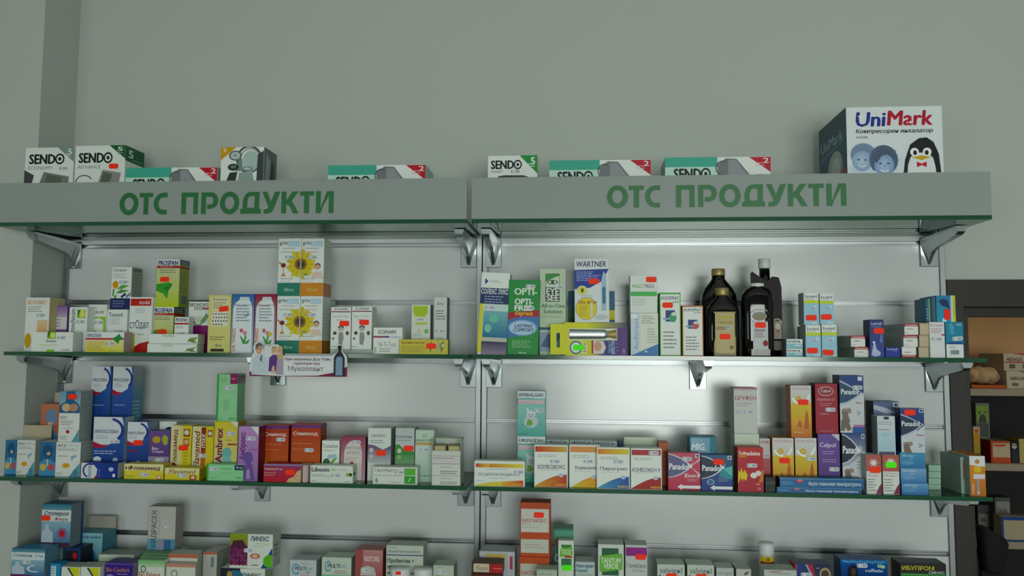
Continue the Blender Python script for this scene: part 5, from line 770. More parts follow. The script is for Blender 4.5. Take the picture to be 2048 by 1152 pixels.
carton('B', 1754, 1791, 832, .016, .035, 'small silver-white drops carton standing on the starburst cartons', '#c9d2d6', [R(.38, .02, .66, .09, '#1d2438'), L(.1, .14, .9, .18, 1, '#8a90a8'), T('ПАРАЦЕТ', .08, .19, .92, .24, '#8f8a98', 0), L(.1, .32, .9, .4, 1, '#9a8fa4'), GV(.06, .40, .94, .92, '#b4d0dc', '#a8c4d4'), L(.25, .44, .7, .54, 2, '#8fb0c4'), R(.06, .92, .94, 1, '#4c4a68')], on=rr1, side='#7f8a8c')
bs1 = carton('B', 1803, 1857, 967, .010, .035, 'bright blue carton with wave print, bottom of three', '#4a88b8', [GV(0, 0, 1, 1, '#6aa0c8', '#3a6ea8'), T('Effervalgan', .12, .10, .62, .24, '#c8dcea', .03), L(.4, .32, .6, .42, 1, '#b8d0e2'), C(.3, .6, .25, .15, '#5f94c0')], side='#2f6a98')
bs2 = carton('B', 1801, 1853, 937, .011, .035, 'bright blue carton with wave print, middle of three', '#4a88b8', [GV(0, 0, 1, 1, '#7fa8cc', '#3f78b0'), T('Effervalgan', .08, .10, .60, .26, '#c8dcea', .03), L(.35, .32, .55, .42, 1, '#b8d0e2'), C(.3, .6, .25, .15, '#6a9cc4')], on=bs1, side='#2f6a98')
bs3 = carton('B', 1799, 1851, 906, .012, .035, 'bright blue carton with wave print, top of three', '#3f86b0', [GV(0, 0, 1, 1, '#4a94b8', '#3a74ac'), T('Effervalgan', .10, .12, .58, .28, '#b8d4e2', .03), L(.35, .34, .55, .44, 1, '#a8c8dc'), C(.3, .64, .25, .15, '#5a98bc')], on=bs2, side='#2f6a98')
carton('B', 1801, 1849, 817, .014, .032, 'navy and white children tablet carton with red sticker on blue cartons', '#c6ccd4', [GV(0, 0, 1, .5, '#2a4486', '#24386c'), P('#c6ccd4', (0, .66), (.3, .62), (.6, .54), (.95, .40), (1, .38), (1, 1), (0, 1)), P('#b0bcd0', (0, .66), (0, .12), (.3, .18), (.6, .26), (.98, .36), (.6, .52), (.3, .60)), P('#22364e', (0, .62), (0, .15), (.3, .21), (.6, .28), (.90, .36), (.6, .48), (.3, .56)), T('Panadol', .04, .29, .80, .40, '#e6eaee', .05), R(.80, .01, .96, .09, '#d8dce4'), C(.88, .05, .06, .03, '#24345c'), T('Baby', .68, .58, .96, .63, '#a84858', .03), T('2+', .74, .79, .92, .88, '#4a5a78', .02), S(.40, .09)] + eleph(.22, .82), on=bs3, side='#1d2c50')
st = None
for i in range(4):
    yt = 982 - 13 * (i + 1)
    st = carton('B', 1857, 1882, yt, .085, .05, 'pale green flat carton, ' + ('bottom of four by the wall edge', 'second of four by the wall edge', 'third of four by the wall edge', 'top of four by the wall edge')[i], '#a8c8b4', [R(0, 0, 1, .12, '#7fa890'), L(.1, .3, .9, .8, 2, '#8fb09c')], on=st)
def longbox(yt, x0, x1, on, lab):
    return carton('B', x0, x1, yt, .006, .036, lab, '#2a6496', [GH(0, 0, 1, 1, '#2f6a9c', '#2a5c90'), R(0, 0, 1, .1, '#5c98bc'), C(.24, .2, .045, .32, '#c42a34', 180, 360), T('6 h', .22, .12, .265, .36, '#e8dcdc', .03), L(.02, .35, .17, .75, 2, '#7fa4c4'), T('бързо понижава температурата.', .34, .34, .97, .84, '#d0e2ee', .05, .12)], top='#2f6484', side=['#15181c', '#24507c'], on=on, rart=())
lb = longbox(976, 1553, 1722, None, 'long blue thermal patch carton with red half-disc, lower of two')
longbox(957, 1559, 1728, lb, 'long blue thermal patch carton with red half-disc, upper of two')
carton('B', 1530, 1551, 955, .010, .045, 'short black carton end beside the long blue cartons', '#1b1d22', [P('#3c3f46', (0, .35), (.9, .25), (1, .4), (.1, .5)), P('#2c2f36', (0, .9), (.8, .8), (.9, .95), (.1, 1))], yaw=-8)
carton('B', 1939, 1971, 912, .010, .10, 'orange and white thermometer carton at the doorway end', '#c87a34', [GV(0, .2, 1, 1, '#cf8a34', '#b86a2c'), P('#d8dce0', (0, .22), (0, 0), (1, 0), (1, .26), (.6, .26)), C(.5, .14, .16, .06, '#c88a50'), C(.5, .34, .26, .08, '#d2b83c'), R(.22, .45, .96, .57, '#d4d2dc'), R(.42, .58, .60, .97, '#8f9498'), R(.46, .88, .56, .94, '#d8dcdc'), T('THERMO', .12, .68, .26, .96, '#e0d0b8', .03, 0, 1)], side=['#8ba098', '#c87a34'], lart=[R(0, 0, 1, .03, '#b0c0b8'), L(.1, .1, .9, .9, 9, '#7c9088')])
carton('B', 1921, 1938.5, 914, .035, .10, 'grey-green carton with red stripe behind the thermometer carton', '#93a8a0', [R(.3, .1, .6, .6, '#a84a3c')], side='#8ba098')

# ================================================================== lowest shelf in view
def stop(): return [GV(0, 0, 1, .3, '#2f7088', '#8fb8c4'), R(0, .14, 1, .40, '#cfdadc'), GV(0, .40, 1, 1, '#8fb4c4', '#2a5c8c'), P('#b4c4d0', (.02, .9), (.02, .66), (.12, .58), (.14, .47), (.24, .47), (.26, .58), (.40, .66), (.42, .9))]
s = carton('E', 92, 126, 1095, .075, .05, 'dim grey-teal digestive carton under the blue-teal digestive carton', '#4f7478', [GV(0, 0, 1, 1, '#3c6068', '#7c8c88'), T('перол', .1, .28, .85, .46, '#22323a', .04, .15), T('Флора', .1, .58, .9, .74, '#a85c50', .02, .2)], vp=57, side='#3c5058')
b = carton('E', 128, 161, 1096, .075, .05, 'dark blue carton with black pill strip and red dot', '#1d3a66', [R(.08, .10, .86, .44, '#12161c'), C(.66, .27, .14, .12, '#b82c3c'), R(.40, .62, .60, .66, '#c8d0d4'), C(.58, .76, .16, .1, '#b82c3c')], side='#141c24', vp=57)
carton('E', 84, 143, 1008, .076, .05, 'blue-teal digestive carton with white bust and red dot, near the pillar', '#3c7890', stop() + [T('Стоперол', .08, .17, .92, .29, '#1d2a38', .04, .18), T('Флора', .45, .31, .90, .40, '#a83c3c', .03, .2), C(.72, .68, .17, .13, '#7a6a94'), C(.72, .68, .09, .08, '#b82c3c'), R(0, .89, 1, 1, '#4a2a44'), L(.05, .91, .6, .97, 1, '#c87c84'), S(.14, .33)], on=s, side='#6c7c84', rart=[R(.8, 0, 1, 1, '#2c4a78')])
carton('E', 23, 90, 1097, .022, .05, 'blue digestive carton with white bust, against the pillar', '#3c78a0', stop() + [T('Стоперан', .05, .18, .62, .33, '#3a5a78', .03, .2), T('2 mg', .70, .2, .96, .31, '#5c7c98', .02, .2), ARC(.72, .70, .24, .13, .3, '#c8d8e4', 90, 300), R(0, .93, .6, 1, '#7c1f58'), W(.46, .48)], vp=57, side='#5f8494')
carton('E', 142, 205, 1066, .128, .06, 'teal hydration salts carton with raised pale flap', '#5fa4b4', [GV(0, 0, 1, 1, '#8cc0c8', '#2f6a94'), T('ХИДРАТИН БЕЙБИ', .06, .05, .94, .13, '#2a4a8c', .04), C(.6, .5, .2, .16, '#2c5c90')], side='#3f8090', openflap=('#a8a49c', .030, 5), vp=90)
carton('E', 99, 121, 1127, .030, .03, 'small bright blue carton among the digestive cartons', '#3a8ab8', [R(.15, .2, .6, 1, '#c4d4d4'), L(.2, .3, .55, .9, 3, '#5f8080')], vp=25)
for i, (x0, x1) in enumerate(((122, 160), (161, 200))):
    carton('E', x0, x1, 1134, .012, .018, ('white carton with yellow leaf corner, front row, nearer the pillar', 'white carton with yellow leaf corner, front row, beside purple carton')[i], '#d5dad2', [P('#24384c', (.30, .05), (.95, .03), (.95, .5), (.7, .6)), P('#c9cc3c', (.42, .05), (.95, .03), (.95, .45), (.72, .5)), L(.05, .4, .4, .9, 2)], vp=40, top='#b4c0b0')
    carton('E', x0 + 3, x1 + 3, 1131, .032, .018, ('white carton with yellow leaf corner, second row, nearer the pillar', 'white carton with yellow leaf corner, second row, beside purple carton')[i], '#d5dad2', [R(0, 0, 1, .06, '#9aa894')], vp=40, top='#b4c0b0')
    carton('E', x0 + 6, x1 + 6, 1127, .052, .016, ('white carton with yellow leaf corner, back row, nearer the pillar', 'white carton with yellow leaf corner, back row, beside purple carton')[i], '#d5dad2', [R(0, 0, 1, .06, '#9aa894')], vp=40, top='#b4c0b0')
carton('E', 196, 268, 1109, .080, .05, 'pale grey-green carton lying behind the purple carton', '#a9b8aa', [R(.05, .05, .5, .12, '#c8d4c6'), R(.55, .1, .85, .2, '#7c9080')], top='#8fa090', vp=50)
carton('E', 209, 266, 1126, .020, .04, 'deep purple carton with orange lettering', '#3c2a80', [R(0, .04, 1, .10, '#6f60a8'), T('Bio-Comfort', .06, .30, .88, .60, '#b8806c', .03), L(.45, .68, .9, .8, 1, '#a898cc'), C(.2, .95, .14, .2, '#8c80b8')], vp=30, side='#8a86a0')
hd = carton('E', 290, 356, 1102, .096, .05, 'pale carton under the upright-lettered grey and blue carton', '#b4c2b4', [R(0, 0, 1, .06, '#8fa492'), L(.2, .2, .8, .8, 4)], vp=50)
carton('E', 297, 352, 1013, .098, .04, 'grey-white carton with upright lettering and blue foot', '#b9bab4', [R(.38, .10, .41, .68, '#a8a8a0'), GH(0, .74, 1, 1, '#5f98ae', '#5c90b0'), GH(.32, .74, .6, 1, '#8f98b0', '#8c90a8'), P('#3c6c94', (.6, 1), (.6, .76), (.85, .76), (.85, 1)), T('ХИДРАСЕК', .12, .08, .34, .95, '#3f5058', .015, 0, 1), W(.66, .42, 90)], on=hd, side='#8f8c84')
for i in range(4):
    f_ = .012 + .021 * i; yt = (1120, 1114, 1108, 1104)[i]
    carton('E', 276 + 4 * i, 329 + 3 * i, yt, f_, .019, 'white carton with green top, ' + ('front of the row beside purple carton', 'second in the row beside purple carton', 'third in the row beside purple carton', 'fourth in the row beside purple carton')[i], '#cfd8cc', [GV(0, 0, 1, .40, '#6fb06c', '#b4cfae'), ARC(.2, .52, .10, .2, .3, '#3a4c3c', 0, 360), T('Bio Balance', .04, .66, .86, .98, '#a8604c', .03)] if i == 0 else [R(0, 0, 1, .3, '#5f9a60')], top='#7fa878', vp=36)
for i in range(3):
    f_ = .012 + .026 * i; yt = (1128, 1108, 1104)[i]
    carton('E', 332 + 4 * i, 391 + 4 * i, yt, f_, .024, 'white carton with salmon stripe, ' + ('front of the row beside the green-topped cartons', 'middle of the row beside the green-topped cartons', 'back of the row beside the green-topped cartons')[i], '#cdd0c8', ([R(0, 0, 1, .16, '#c08a74'), ARC(.28, .5, .12, .2, .3, '#7c9060', 0, 360), T('Bio Balance', .1, .74, .9, 1.1, '#8fa8b4', .02)] if i == 0 else [R(0, 0, 1, .2, '#b87058'), T('Calcium 600', .12, .34, .9, .54, '#8a9cac', .03)]), side='#9aa094', vp=40, rart=[R(.4, 0, .5, 1, '#b4bab0')])
for i in range(2):
    carton('E', (405, 418)[i], (434, 446)[i], (1104, 1098)[i], (.070, .112)[i], .036, ('white carton end with salmon edge behind the salmon-striped row', 'white and salmon carton furthest back beside the grape carton')[i], '#b9bab0', [R(0, 0, 1, .1, '#b87058'), R(.6, .2, .8, .6, '#6f8494')], side='#8c9086', vp=50)
li = carton('E', 441, 530, 1137, .030, .05, 'black and white probiotic carton under the grape carton', '#d4dad2', [R(0, 0, .44, 1, '#12202c'), C(.34, .8, .16, .6, '#2f6a84'), C(.2, .7, .06, .4, '#a88a4c'), T('ЛИНЕКС', .48, .50, .92, 1.0, '#1d3a58', .05, .1)], side='#9aa890', vp=18)
carton('E', 460, 546, 1068, .032, .05, 'probiotic carton with purple grapes, green sky and white panel', '#cfd8ce', [GV(0, 0, .42, .5, '#8a9a2c', '#6f8030')] + [C(.05 + .09 * (i % 5), .42 + .14 * (i // 5), .06, .085, ('#6a2050', '#7c2c60', '#5a1a44')[i % 3]) for i in range(20)] + [P('#4a1a38', (.02, .4), (.08, .2), (.3, .18), (.40, .4)), R(.42, 0, .44, 1, '#cfd8ce'), P('#d4dad4', (.44, 0), (1, 0), (1, 1), (.44, 1)), T('ЛИНЕКС', .48, .06, .92, .20, '#1d3a58', .06, .1), L(.62, .26, .92, .30, 1, '#8fb43c'), L(.56, .33, .9, .36, 1), C(.60, .64, .12, .08, '#b87a6c'), C(.6, .64, .06, .05, '#d8b4a4'), P('#24488c', (.74, .99), (.98, .42), (1, .42), (1, .99)), C(.94, .78, .15, .19, '#5fb02c'), R(.52, .89, .68, .91, '#24384c'), W(.44, .48)], on=li, side='#a4aea4', rart=[L(.2, .3, .8, .7, 3, '#5c6c74')])
carton('E', 579, 633, 1120, .060, .05, 'small white carton with teal dotted ring, beside the grape carton', '#b9c4c6', [ARC(.24, .55, .16, .34, .3, '#5fa0b4', 30, 330, 10), T('MULTI', .20, .40, .62, .60, '#2c3848', .05, .1), T('LAC', .64, .40, .90, .60, '#5fa8bc', .03, .1), L(.4, .18, .9, .28, 1), T('Baby', .62, .66, .8, .78, '#3a6078', .03, .2), L(.4, .85, .9, .95, 1, '#b87c84')], side='#8a9894', vp=34)
carton('E', 643, 703, 1115, .060, .05, 'small white carton with teal dotted ring and red underline', '#bccabe', [ARC(.22, .45, .12, .28, .3, '#5fa0b4', 30, 330, 10), T('MULTI', .20, .33, .62, .52, '#2c3848', .05, .1), T('LAC', .64, .33, .86, .52, '#7c9cbc', .03, .1), L(.45, .64, .85, .74, 1, '#b8646c'), R(.42, .78, .88, .80, '#8c2c3c'), R(.0, .88, 1, 1, '#6fb48c')], side='#8a9e8e', vp=40)
carton('E', 710, 766, 1100, .058, .05, 'dusty red carton with white block lettering', '#a45c58', [GV(.28, 0, 1, 1, '#b88484', '#9c5450'), R(0, 0, .28, 1, '#9a504c'), T('RESTORE', .34, .24, .88, .42, '#d8cccc', .05), P('#b8b4b0', (.2, .95), (.22, .66), (.45, .58), (.7, .66), (.78, .95)), W(.38, .76)], side='#7c3c3c', vp=54)
carton('E', 772, 847, 1091, .062, .05, 'white carton with navy rule and dark block lettering', '#b9c4b8', [L(.04, .06, .3, .10, 1, '#5c6464'), T('ПРОБИОТИК КОМПЛЕКС', .04, .17, .92, .24, '#5c6480', .02, .15), R(.02, .30, 1, .33, '#3c4678'), T('Пробиотик +', .04, .43, .76, .60, '#22282a', .04), T('пребиотик', .04, .63, .66, .79, '#22282a', .04), L(.04, .84, .9, .98, 1, '#5c6464')], side='#98a494', vp=62)
def jar(px0, px1, yt, label, dot):
    yf = SH['E'][0] + .02; zb = SH['E'][1]; xl, xr = hit(px0, yt + 8, yf).x, hit(px1, yt + 8, yf).x; zt = hit((px0 + px1) / 2, yt, yf).z; r_ = (xr - xl) / 2; h_ = zt - zb
    root = empty('pill_jar', ((xl + xr) / 2, yf + r_, zb))
    def lathe(name, prof, mat):
        m = MB(); N = 28; rows = [[(rr * math.cos(2 * math.pi * i / N), rr * math.sin(2 * math.pi * i / N), z) for i in range(N)] for rr, z in prof]
        for a_, b_ in zip(rows, rows[1:]):
            for i in range(N): m.face([a_[i], a_[(i + 1) % N], b_[(i + 1) % N], b_[i]], '#cfd8cc')
        m.face(rows[0][::-1], '#cfd8cc'); m.face(rows[-1], '#cfd8cc'); return m.build(name, mat, root, smooth=True, weld=True)
    lathe('body', [(r_ * .94, 0), (r_ * .98, .003), (r_ * .98, h_ * .72), (r_ * .88, h_ * .78)], MAT['whitecap'])
    lathe('lid', [(r_ * .97, h_ * .78), (r_, h_ * .80), (r_, h_ * .97), (r_ * .95, h_)], MAT['whitecap'])
    if dot: boxobj('price_sticker', (-.006, -r_ - .0008, h_ * .90, .006, -r_ + .001, h_ * .97), MAT['paper'], root, cols=['#ff2a14'] * 6)
    tag(root, label, 'jar')
jar(776, 817, 1140, 'white pill jar with a red dot sticker on its lid', True)
jar(824, 863, 1141, 'plain white pill jar beside the sticker-marked jar', False)
carton('E', 866, 908, 1131, .030, .05, 'white carton with dark photo strip near the panel seam', '#b4c0b2', [L(.2, .12, .6, .2, 1, '#5c6464'), W(.42, .5), R(.1, .8, .55, 1.2, '#17243c'), R(.55, .85, .85, 1.2, '#7a4a34')], side='#8fa092', vp=26)
carton('E', 958, 1030, 1103, .060, .06, 'white carton with yellow gradient and black nought at the panel seam', '#b4b8bc', [GV(.2, .1, .75, .5, '#c0a838', '#c8c8bc'), C(.18, .38, .1, .12, '#c8cccc'), ARC(.18, .38, .06, .09, .4, '#17191c', 0, 360), R(.86, .18, .94, .7, '#a8485c'), GH(.75, 0, .86, 1, '#a8b0bc', '#c0c4c8')], side='#a0a4a8', vp=50)
fx = carton('E', 942, 1004, 1148, .006, .04, 'dark red carton, lower of two at the panel seam', '#3c2018', [R(.05, .1, .95, .9, '#5c2018')], vp=12)
carton('E', 943, 1006, 1125, .007, .04, 'dark red carton with cream lettered panel and red tube, upper of two', '#4a2a1c', [R(.06, .12, .56, .86, '#c9bfa8'), T('Flexin', .14, .28, .52, .72, '#8a7c68', .02, .1), GH(.58, .14, 1, .90, '#b01c20', '#a01418'), R(.7, .48, .98, .56, '#d87c78')], on=fx)
b2 = carton('E', 1038, 1100, 1114, .060, .05, 'orange-red and white throat spray carton, lower of a stack', '#b8502c', [R(.04, .30, .96, 1, '#b9bcb0'), T('БИОПАРОКС', .08, .62, .96, .78, '#a84838', .02)], side='#7c2c18', vp=46)
carton('E', 1040, 1101, 1005, .061, .05, 'orange-red throat spray carton with white panels, upper of a stack', '#b8502c', [R(.03, .12, .95, .55, '#c9ccc2'), T('БИОПАРОКС', .07, .30, .88, .37, '#a84838', .02), L(.07, .39, .45, .42, 1), L(.07, .44, .7, .49, 1, '#b4b8b0'), R(.03, .68, .94, .93, '#bcc4b8'), L(.16, .76, .85, .86, 2, '#c09a90'), S(.62, .23)], on=b2, side='#7c2c18')
carton('E', 1108, 1147, 1057, .095, .05, 'sea green carton behind the slim lime spray carton', '#4a9078', [R(0, 0, 1, .06, '#3c7860'), GV(0, .06, 1, .5, '#5aa086', '#4a8c74'), ARC(.15, .85, .12, .12, .35, '#d0dcd4', 0, 360), R(0, .3, .3, .5, '#7a5c48')], side='#2f6a54', vp=70)
carton('E', 1116, 1148, 1081, .058, .03, 'slim white spray carton with lime panels and green sticker', '#d2dad2', [P('#2f7a3c', (.2, .22), (.2, .12), (.85, .12), (.85, .2)), P('#6fae3c', (.1, .48), (.14, .24), (.9, .18), (.92, .42)), T('TANTUM', .18, .26, .84, .32, '#d8e4d0', .04), T('VERDE', .24, .34, .80, .40, '#d8e4d0', .04), R(.4, .44, .9, .50, '#a84a38'), R(.2, .52, .85, .72, '#2f7048'), S(.56, .78, '#5cff2a')], side='#b4c4b4', vp=70)
carton('E', 1073, 1114, 1139, .010, .04, 'pale green-white carton in front of the orange-red cartons', '#a9b8a8', [R(0, 0, 1, .2, '#98a898'), L(.1, .5, .9, .9, 1)], vp=14)
carton('E', 1150, 1190, 1124, .050, .05, 'white throat spray carton with navy slanted lettering', '#b4c4c0', [T('Хексорал', .02, .14, .96, .42, '#24507c', .05, .15), T('Спрей', .02, .46, .62, .72, '#2f7a94', .05, .15), L(.05, .8, .95, .92, 1)], side='#8ca49c', vp=30)
carton('E', 1195, 1248, 1089, .045, .05, 'white carton with dark green window and big lime banner', '#c8d0ca', [R(.16, .12, .80, 1, '#1f5a3c'), P('#6fb044', (.06, .88), (.08, .38), (.92, .28), (.95, .34), (.94, .80), (.16, .90)), T('TANTUM', .12, .44, .88, .60, '#dce8d4', .05), T('VERDE', .22, .62, .80, .78, '#dce8d4', .05)], side='#4c3a58', vp=62)
carton('E', 1250, 1295, 1090, .048, .05, 'white carton with magenta top block and red sticker', '#bfc4c2', [R(.03, .08, .98, .36, '#8c2080'), T('Глимбакс', .05, .60, .96, .74, '#4c5054', .01), L(.3, .78, .95, .88, 2), S(.70, .38)], side='#a8aeac', vp=62)
for i, (x0, x1, yt) in enumerate(((1314, 1370, 1129), (1374, 1429, 1130))):
    carton('E', x0, x1, yt, .045, .05, ('pale lozenge carton with thin lettering, nearer the magenta-topped carton', 'pale lozenge carton with thin lettering, nearer the small grey cartons')[i], '#bcc6be', [T('salvigol', .10, .26, .90, .86, '#4a5654', .01), P('#5c7c58', (.04, 1), (.1, .8), (.14, 1)), C(.77, .58, .03, .08, '#22282a'), S(.52, .98)], side='#8fa08a', vp=24)
carton('E', 1432, 1468, 1136, .048, .05, 'small grey-white carton beside the lozenge cartons', '#b4bcb8', [T('salvigol', .1, .4, .9, 1.0, '#7c8684', 0)], vp=16, side='#8c9690')
carton('E', 1472, 1503, 1138, .045, .05, 'small off-white carton beside the white bottle', '#bcbcb4', [P('#3a4044', (.5, .9), (.6, .5), (.9, .3), (.7, .8))], vp=14, side='#989890')
def wbottle():
    yf = SH['E'][0] + .075; zb = SH['E'][1]; xl, xr = hit(1521, 1110, yf).x, hit(1551, 1110, yf).x; zt = hit(1536, 1088, yf).z; r_ = (xr - xl) / 2; h_ = zt - zb
    root = empty('white_bottle', ((xl + xr) / 2, yf + r_, zb)); N = 28
    def lathe(name, prof, mat, col='#b4c0bc'):
        m = MB(); rows = [[(rr * math.cos(2 * math.pi * i / N), rr * math.sin(2 * math.pi * i / N), z) for i in range(N)] for rr, z in prof]
        for a_, b_ in zip(rows, rows[1:]):
            for i in range(N): m.face([a_[i], a_[(i + 1) % N], b_[(i + 1) % N], b_[i]], col)
        m.face(rows[0][::-1], col); m.face(rows[-1], col); return m.build(name, mat, root, smooth=True, weld=True)
    lathe('body', [(r_ * .80, 0), (r_ * .88, .004), (r_ * .90, h_ * .5), (r_ * .95, h_ * .84)], MAT['whitecap'])
    lathe('cap', [(r_ * .96, h_ * .84), (r_ * 1.02, h_ * .86), (r_ * 1.08, h_ * .96), (r_ * 1.0, h_)], MAT['whitecap'])
    def mp(u, v, k):
        a = math.radians(-90 + (u - .5) * 130); rr = r_ * .93 + .0006 + k; return (rr * math.cos(a), rr * math.sin(a), h_ * (.84 - v * .40))
    cells = []
    for i in range(8):
        u0, u1 = i / 8, (i + 1) / 8; cells += [R(u0, .02, u1, .18, '#c8b43c'), R(u0, .18, u1, .46, '#a8482c'), GV(u0, .46, u1, .86, '#c8c03c', '#a8b03c'), R(u0, .86, u1, 1, '#5f9048')]
    draw(cells + [T('100', .38, .04, .6, .16, '#7a2018', .05), L(.15, .24, .85, .4, 2, '#d8c0a8')], mp, r_ * 2, h_ * .4, root, MAT['paper'])
    tag(root, 'white tapered plastic bottle with red and yellow label', 'bottle')
wbottle()
carton('E', 1528, 1594, 1140, .010, .05, 'crumpled grey-white pack in front of the white bottle', '#b4bab4', [P('#a08c88', (.1, .3), (.4, .1), (.6, .2), (.3, .6)), L(.4, .4, .9, .9, 1)], vp=12, top='#a8b0aa')
carton('E', 1590, 1662, 1129, .040, .05, 'dark navy carton with red swoosh and round emblem', '#17204a', [GH(0, 0, .3, 1, '#24408c', '#17306a'), R(0, 0, .05, 1, '#a84a3c'), P('#8fa8c4', (.28, 0), (.36, 0), (.52, 1), (.44, 1)), P('#a81c34', (.33, 0), (.50, 0), (.56, 1), (.50, 1)), C(.84, .85, .16, .6, '#a8946c'), C(.84, .85, .11, .4, '#3c3428'), ARC(.64, .4, .05, .14, .3, '#a8b0c4', 20, 160), W(.3, .9)], vp=23, side='#a84a3c', top='#24305c')
carton('E', 1681, 1775, 1120, .038, .05, 'shiny blue carton with sparkles and dark portrait', '#1d4a8c', [GV(0, 0, 1, .25, '#3f80b8', '#245a9c'), GV(0, .25, 1, 1, '#1f5098', '#173a78')] + [C(.08 + .055 * i, .10 + .03 * (i % 3), .018, .03, '#a8ccdc') for i in range(16)] + [P('#14161e', (.14, 1), (.16, .5), (.24, .32), (.34, .36), (.38, 1)), C(.27, .72, .055, .24, '#4a3c34'), C(.83, .34, .05, .11, '#8fb49c'), C(.90, .38, .05, .11, '#a8c4a8'), T('coffetin', .52, .52, .90, .72, '#c4d4e4', .04), ('w', .46, .34, 0)], foil=True, side='#173a70', vp=33)
carton('E', 1799, 1893, 1127, .036, .05, 'black carton with yellow block lettering and green lower panel', '#16181a', [T('ИБУПРОМ', .05, .20, .74, .52, '#b8b42c', .06), T('СИНУС', .62, .58, .96, .78, '#c4c8c8', .05, .2), R(.02, .78, 1, 1.3, '#2f7a34'), R(.04, .84, .6, .9, '#5c9c50')], vp=26, side='#0e1012', top='#22241f')

# ================================================================== the back room seen through the doorway
YR = .62                                               # front of the storage rack
def rk(px, py, y=YR): return hit(px, py, y)
xa = rk(1925, 700).x; xb = xa + 1.05
rack = empty('storage_rack', (xa, YR, 0))
RB = []
for py0, py1 in ((778, 792), (928, 942), (1083, 1098)):
    zt, zb_ = rk(2000, py0).z, rk(2000, py1).z; RB.append(zt)
    boxobj('shelf_board', (0, 0, zb_, xb - xa, .32, zt), MAT['beige'], rack, bevel=.001)
zt0 = rk(2000, 640, YR + .32).z + .05
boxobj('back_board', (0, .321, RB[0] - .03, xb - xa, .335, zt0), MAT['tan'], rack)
boxobj('back_board', (0, .321, .02, xb - xa, .335, RB[0] - .031), MAT['roomshade'], rack)  # lower back and sides coloured dark in place of the rack's shade
boxobj('side_board', (-.02, 0, 0, -.0005, .335, zt0), MAT['roomshade'], rack); boxobj('side_board', (xb - xa + .0005, 0, 0, xb - xa + .02, .335, zt0), MAT['roomshade'], rack)
boxobj('shelf_board', (0, 0, .05, xb - xa, .32, .07), MAT['beige'], rack)
tag(rack, 'beige board storage rack in the dim room behind the doorway', 'shelf')
def rbox(x0, x1, y0, row, f, d, label, base, art=(), on=None, side=None):
    zb = RB[row] + .0003 if on is None else on.zt + .0003; yf = YR + f
    xl, xr = hit(x0, (y0 + 40), yf).x, hit(x1, (y0 + 40), yf).x; zt = hit((x0 + x1) / 2, y0, yf).z
    m = MB(); wd = xr - xl - .001; h = zt - zb; m.box(-wd / 2, 0, 0, wd / 2, d, h, cols=[base, base, side or base, side or base, base, base]); o = m.build('storage_carton', MAT['carton'], bevel=.0008)
    o.location = ((xl + xr) / 2, yf, zb); draw(art, lambda u, v, k: ((u - .5) * wd, -k, h - v * h), wd, h, o, MAT['carton']); tag(o, label, 'box')
    r = Rec(); r.zt = zt; return r
x1 = rbox(2014, 2090, 742, 0, .02, .16, 'white carton with blue-grey corner, lower, in the back room', '#b8ac98', [P('#5f7484', (.3, 0), (1, 0), (1, .5)), T('NEBULAIR', .10, .34, .5, .50, '#2c2a28', .05), R(.14, .68, .3, .84, '#5c5850'), R(.5, .68, .66, .84, '#5c5850')])
rbox(2008, 2084, 707, 0, .02, .16, 'white carton with red curved corner, upper, in the back room', '#b8a890', [P('#a8242c', (.2, 0), (1, 0), (1, .4), (.6, .1)), T('MEDIVLEX', .08, .26, .5, .44, '#3a2c28', .05), R(.02, .48, 1, .54, '#a8343c'), R(.14, .62, .3, .86, '#5c5448'), R(.5, .62, .66, .86, '#5c5448')], on=x1)
rbox(1966, 2002, 718, 0, .19, .10, 'red-striped white carton behind the beige bundle', '#b09a7c', [R(0, .02, 1, .12, '#a83038'), R(.1, .3, .3, .6, '#a85c3c'), R(.4, .32, .75, .56, '#b84438'), R(.8, .6, 1, .8, '#a83844')])
# beige bundle lying in front
def bundle():
    a = hit(1944, 768, YR + .01); b = hit(2013, 768, YR + .01); top = hit(1980, 734, YR + .01).z; base = RB[0] + .012
    w_, h_ = b.x - a.x, top - base; N, K = 22, 14; m = MB(); rows = []
    rr = random.Random(3)
    for j in range(K + 1):
        t = j / K; x = (t - .5) * w_; env = (1 - abs(2 * t - 1) ** 2.6) ** .5 if 0 < t < 1 else .04; env *= 1 + .10 * math.sin(t * 19); row = []
        for i in range(N):
            p = 2 * math.pi * i / N; k = 1 + .09 * math.sin(3 * p + t * 8) + .04 * math.sin(7 * p - t * 15)
            row.append((x + .004 * math.sin(p * 2 + j), .05 * env * k * math.cos(p), h_ / 2 + h_ / 2 * env * min(1, k) * math.sin(p)))
        rows.append(row)
    for p_, q_ in zip(rows, rows[1:]):
        for i in range(N): m.face([p_[i], p_[(i + 1) % N], q_[(i + 1) % N], q_[i]])
    m.face(rows[0][::-1]); m.face(rows[-1])
    o = m.build('wrapped_bundle', MAT['cloth'], smooth=True, weld=True); o.location = ((a.x + b.x) / 2, YR + .06, base)
    tag(o, 'crumpled beige wrapped bundle on the back room rack', 'bundle')
    t = boxobj('flat_folder', (-w_ * .52, -.05, 0, w_ * .5, .06, .0115), MAT['carton'], cols=['#a8542c', '#6c3020', '#6c3020', '#6c3020', '#a8542c', '#6c3020'], bevel=.001); t.location = ((a.x + b.x) / 2, YR + .06, RB[0] + .0003)
    draw([R(.02, .1, .5, .5, '#b8603a')], lambda u, v, k: ((u - .5) * w_, -.05 - k, .0115 * (1 - v)), w_, .0115, t, MAT['carton'])
    tag(t, 'flat orange-brown packet under the beige bundle', 'packet')
bundle()
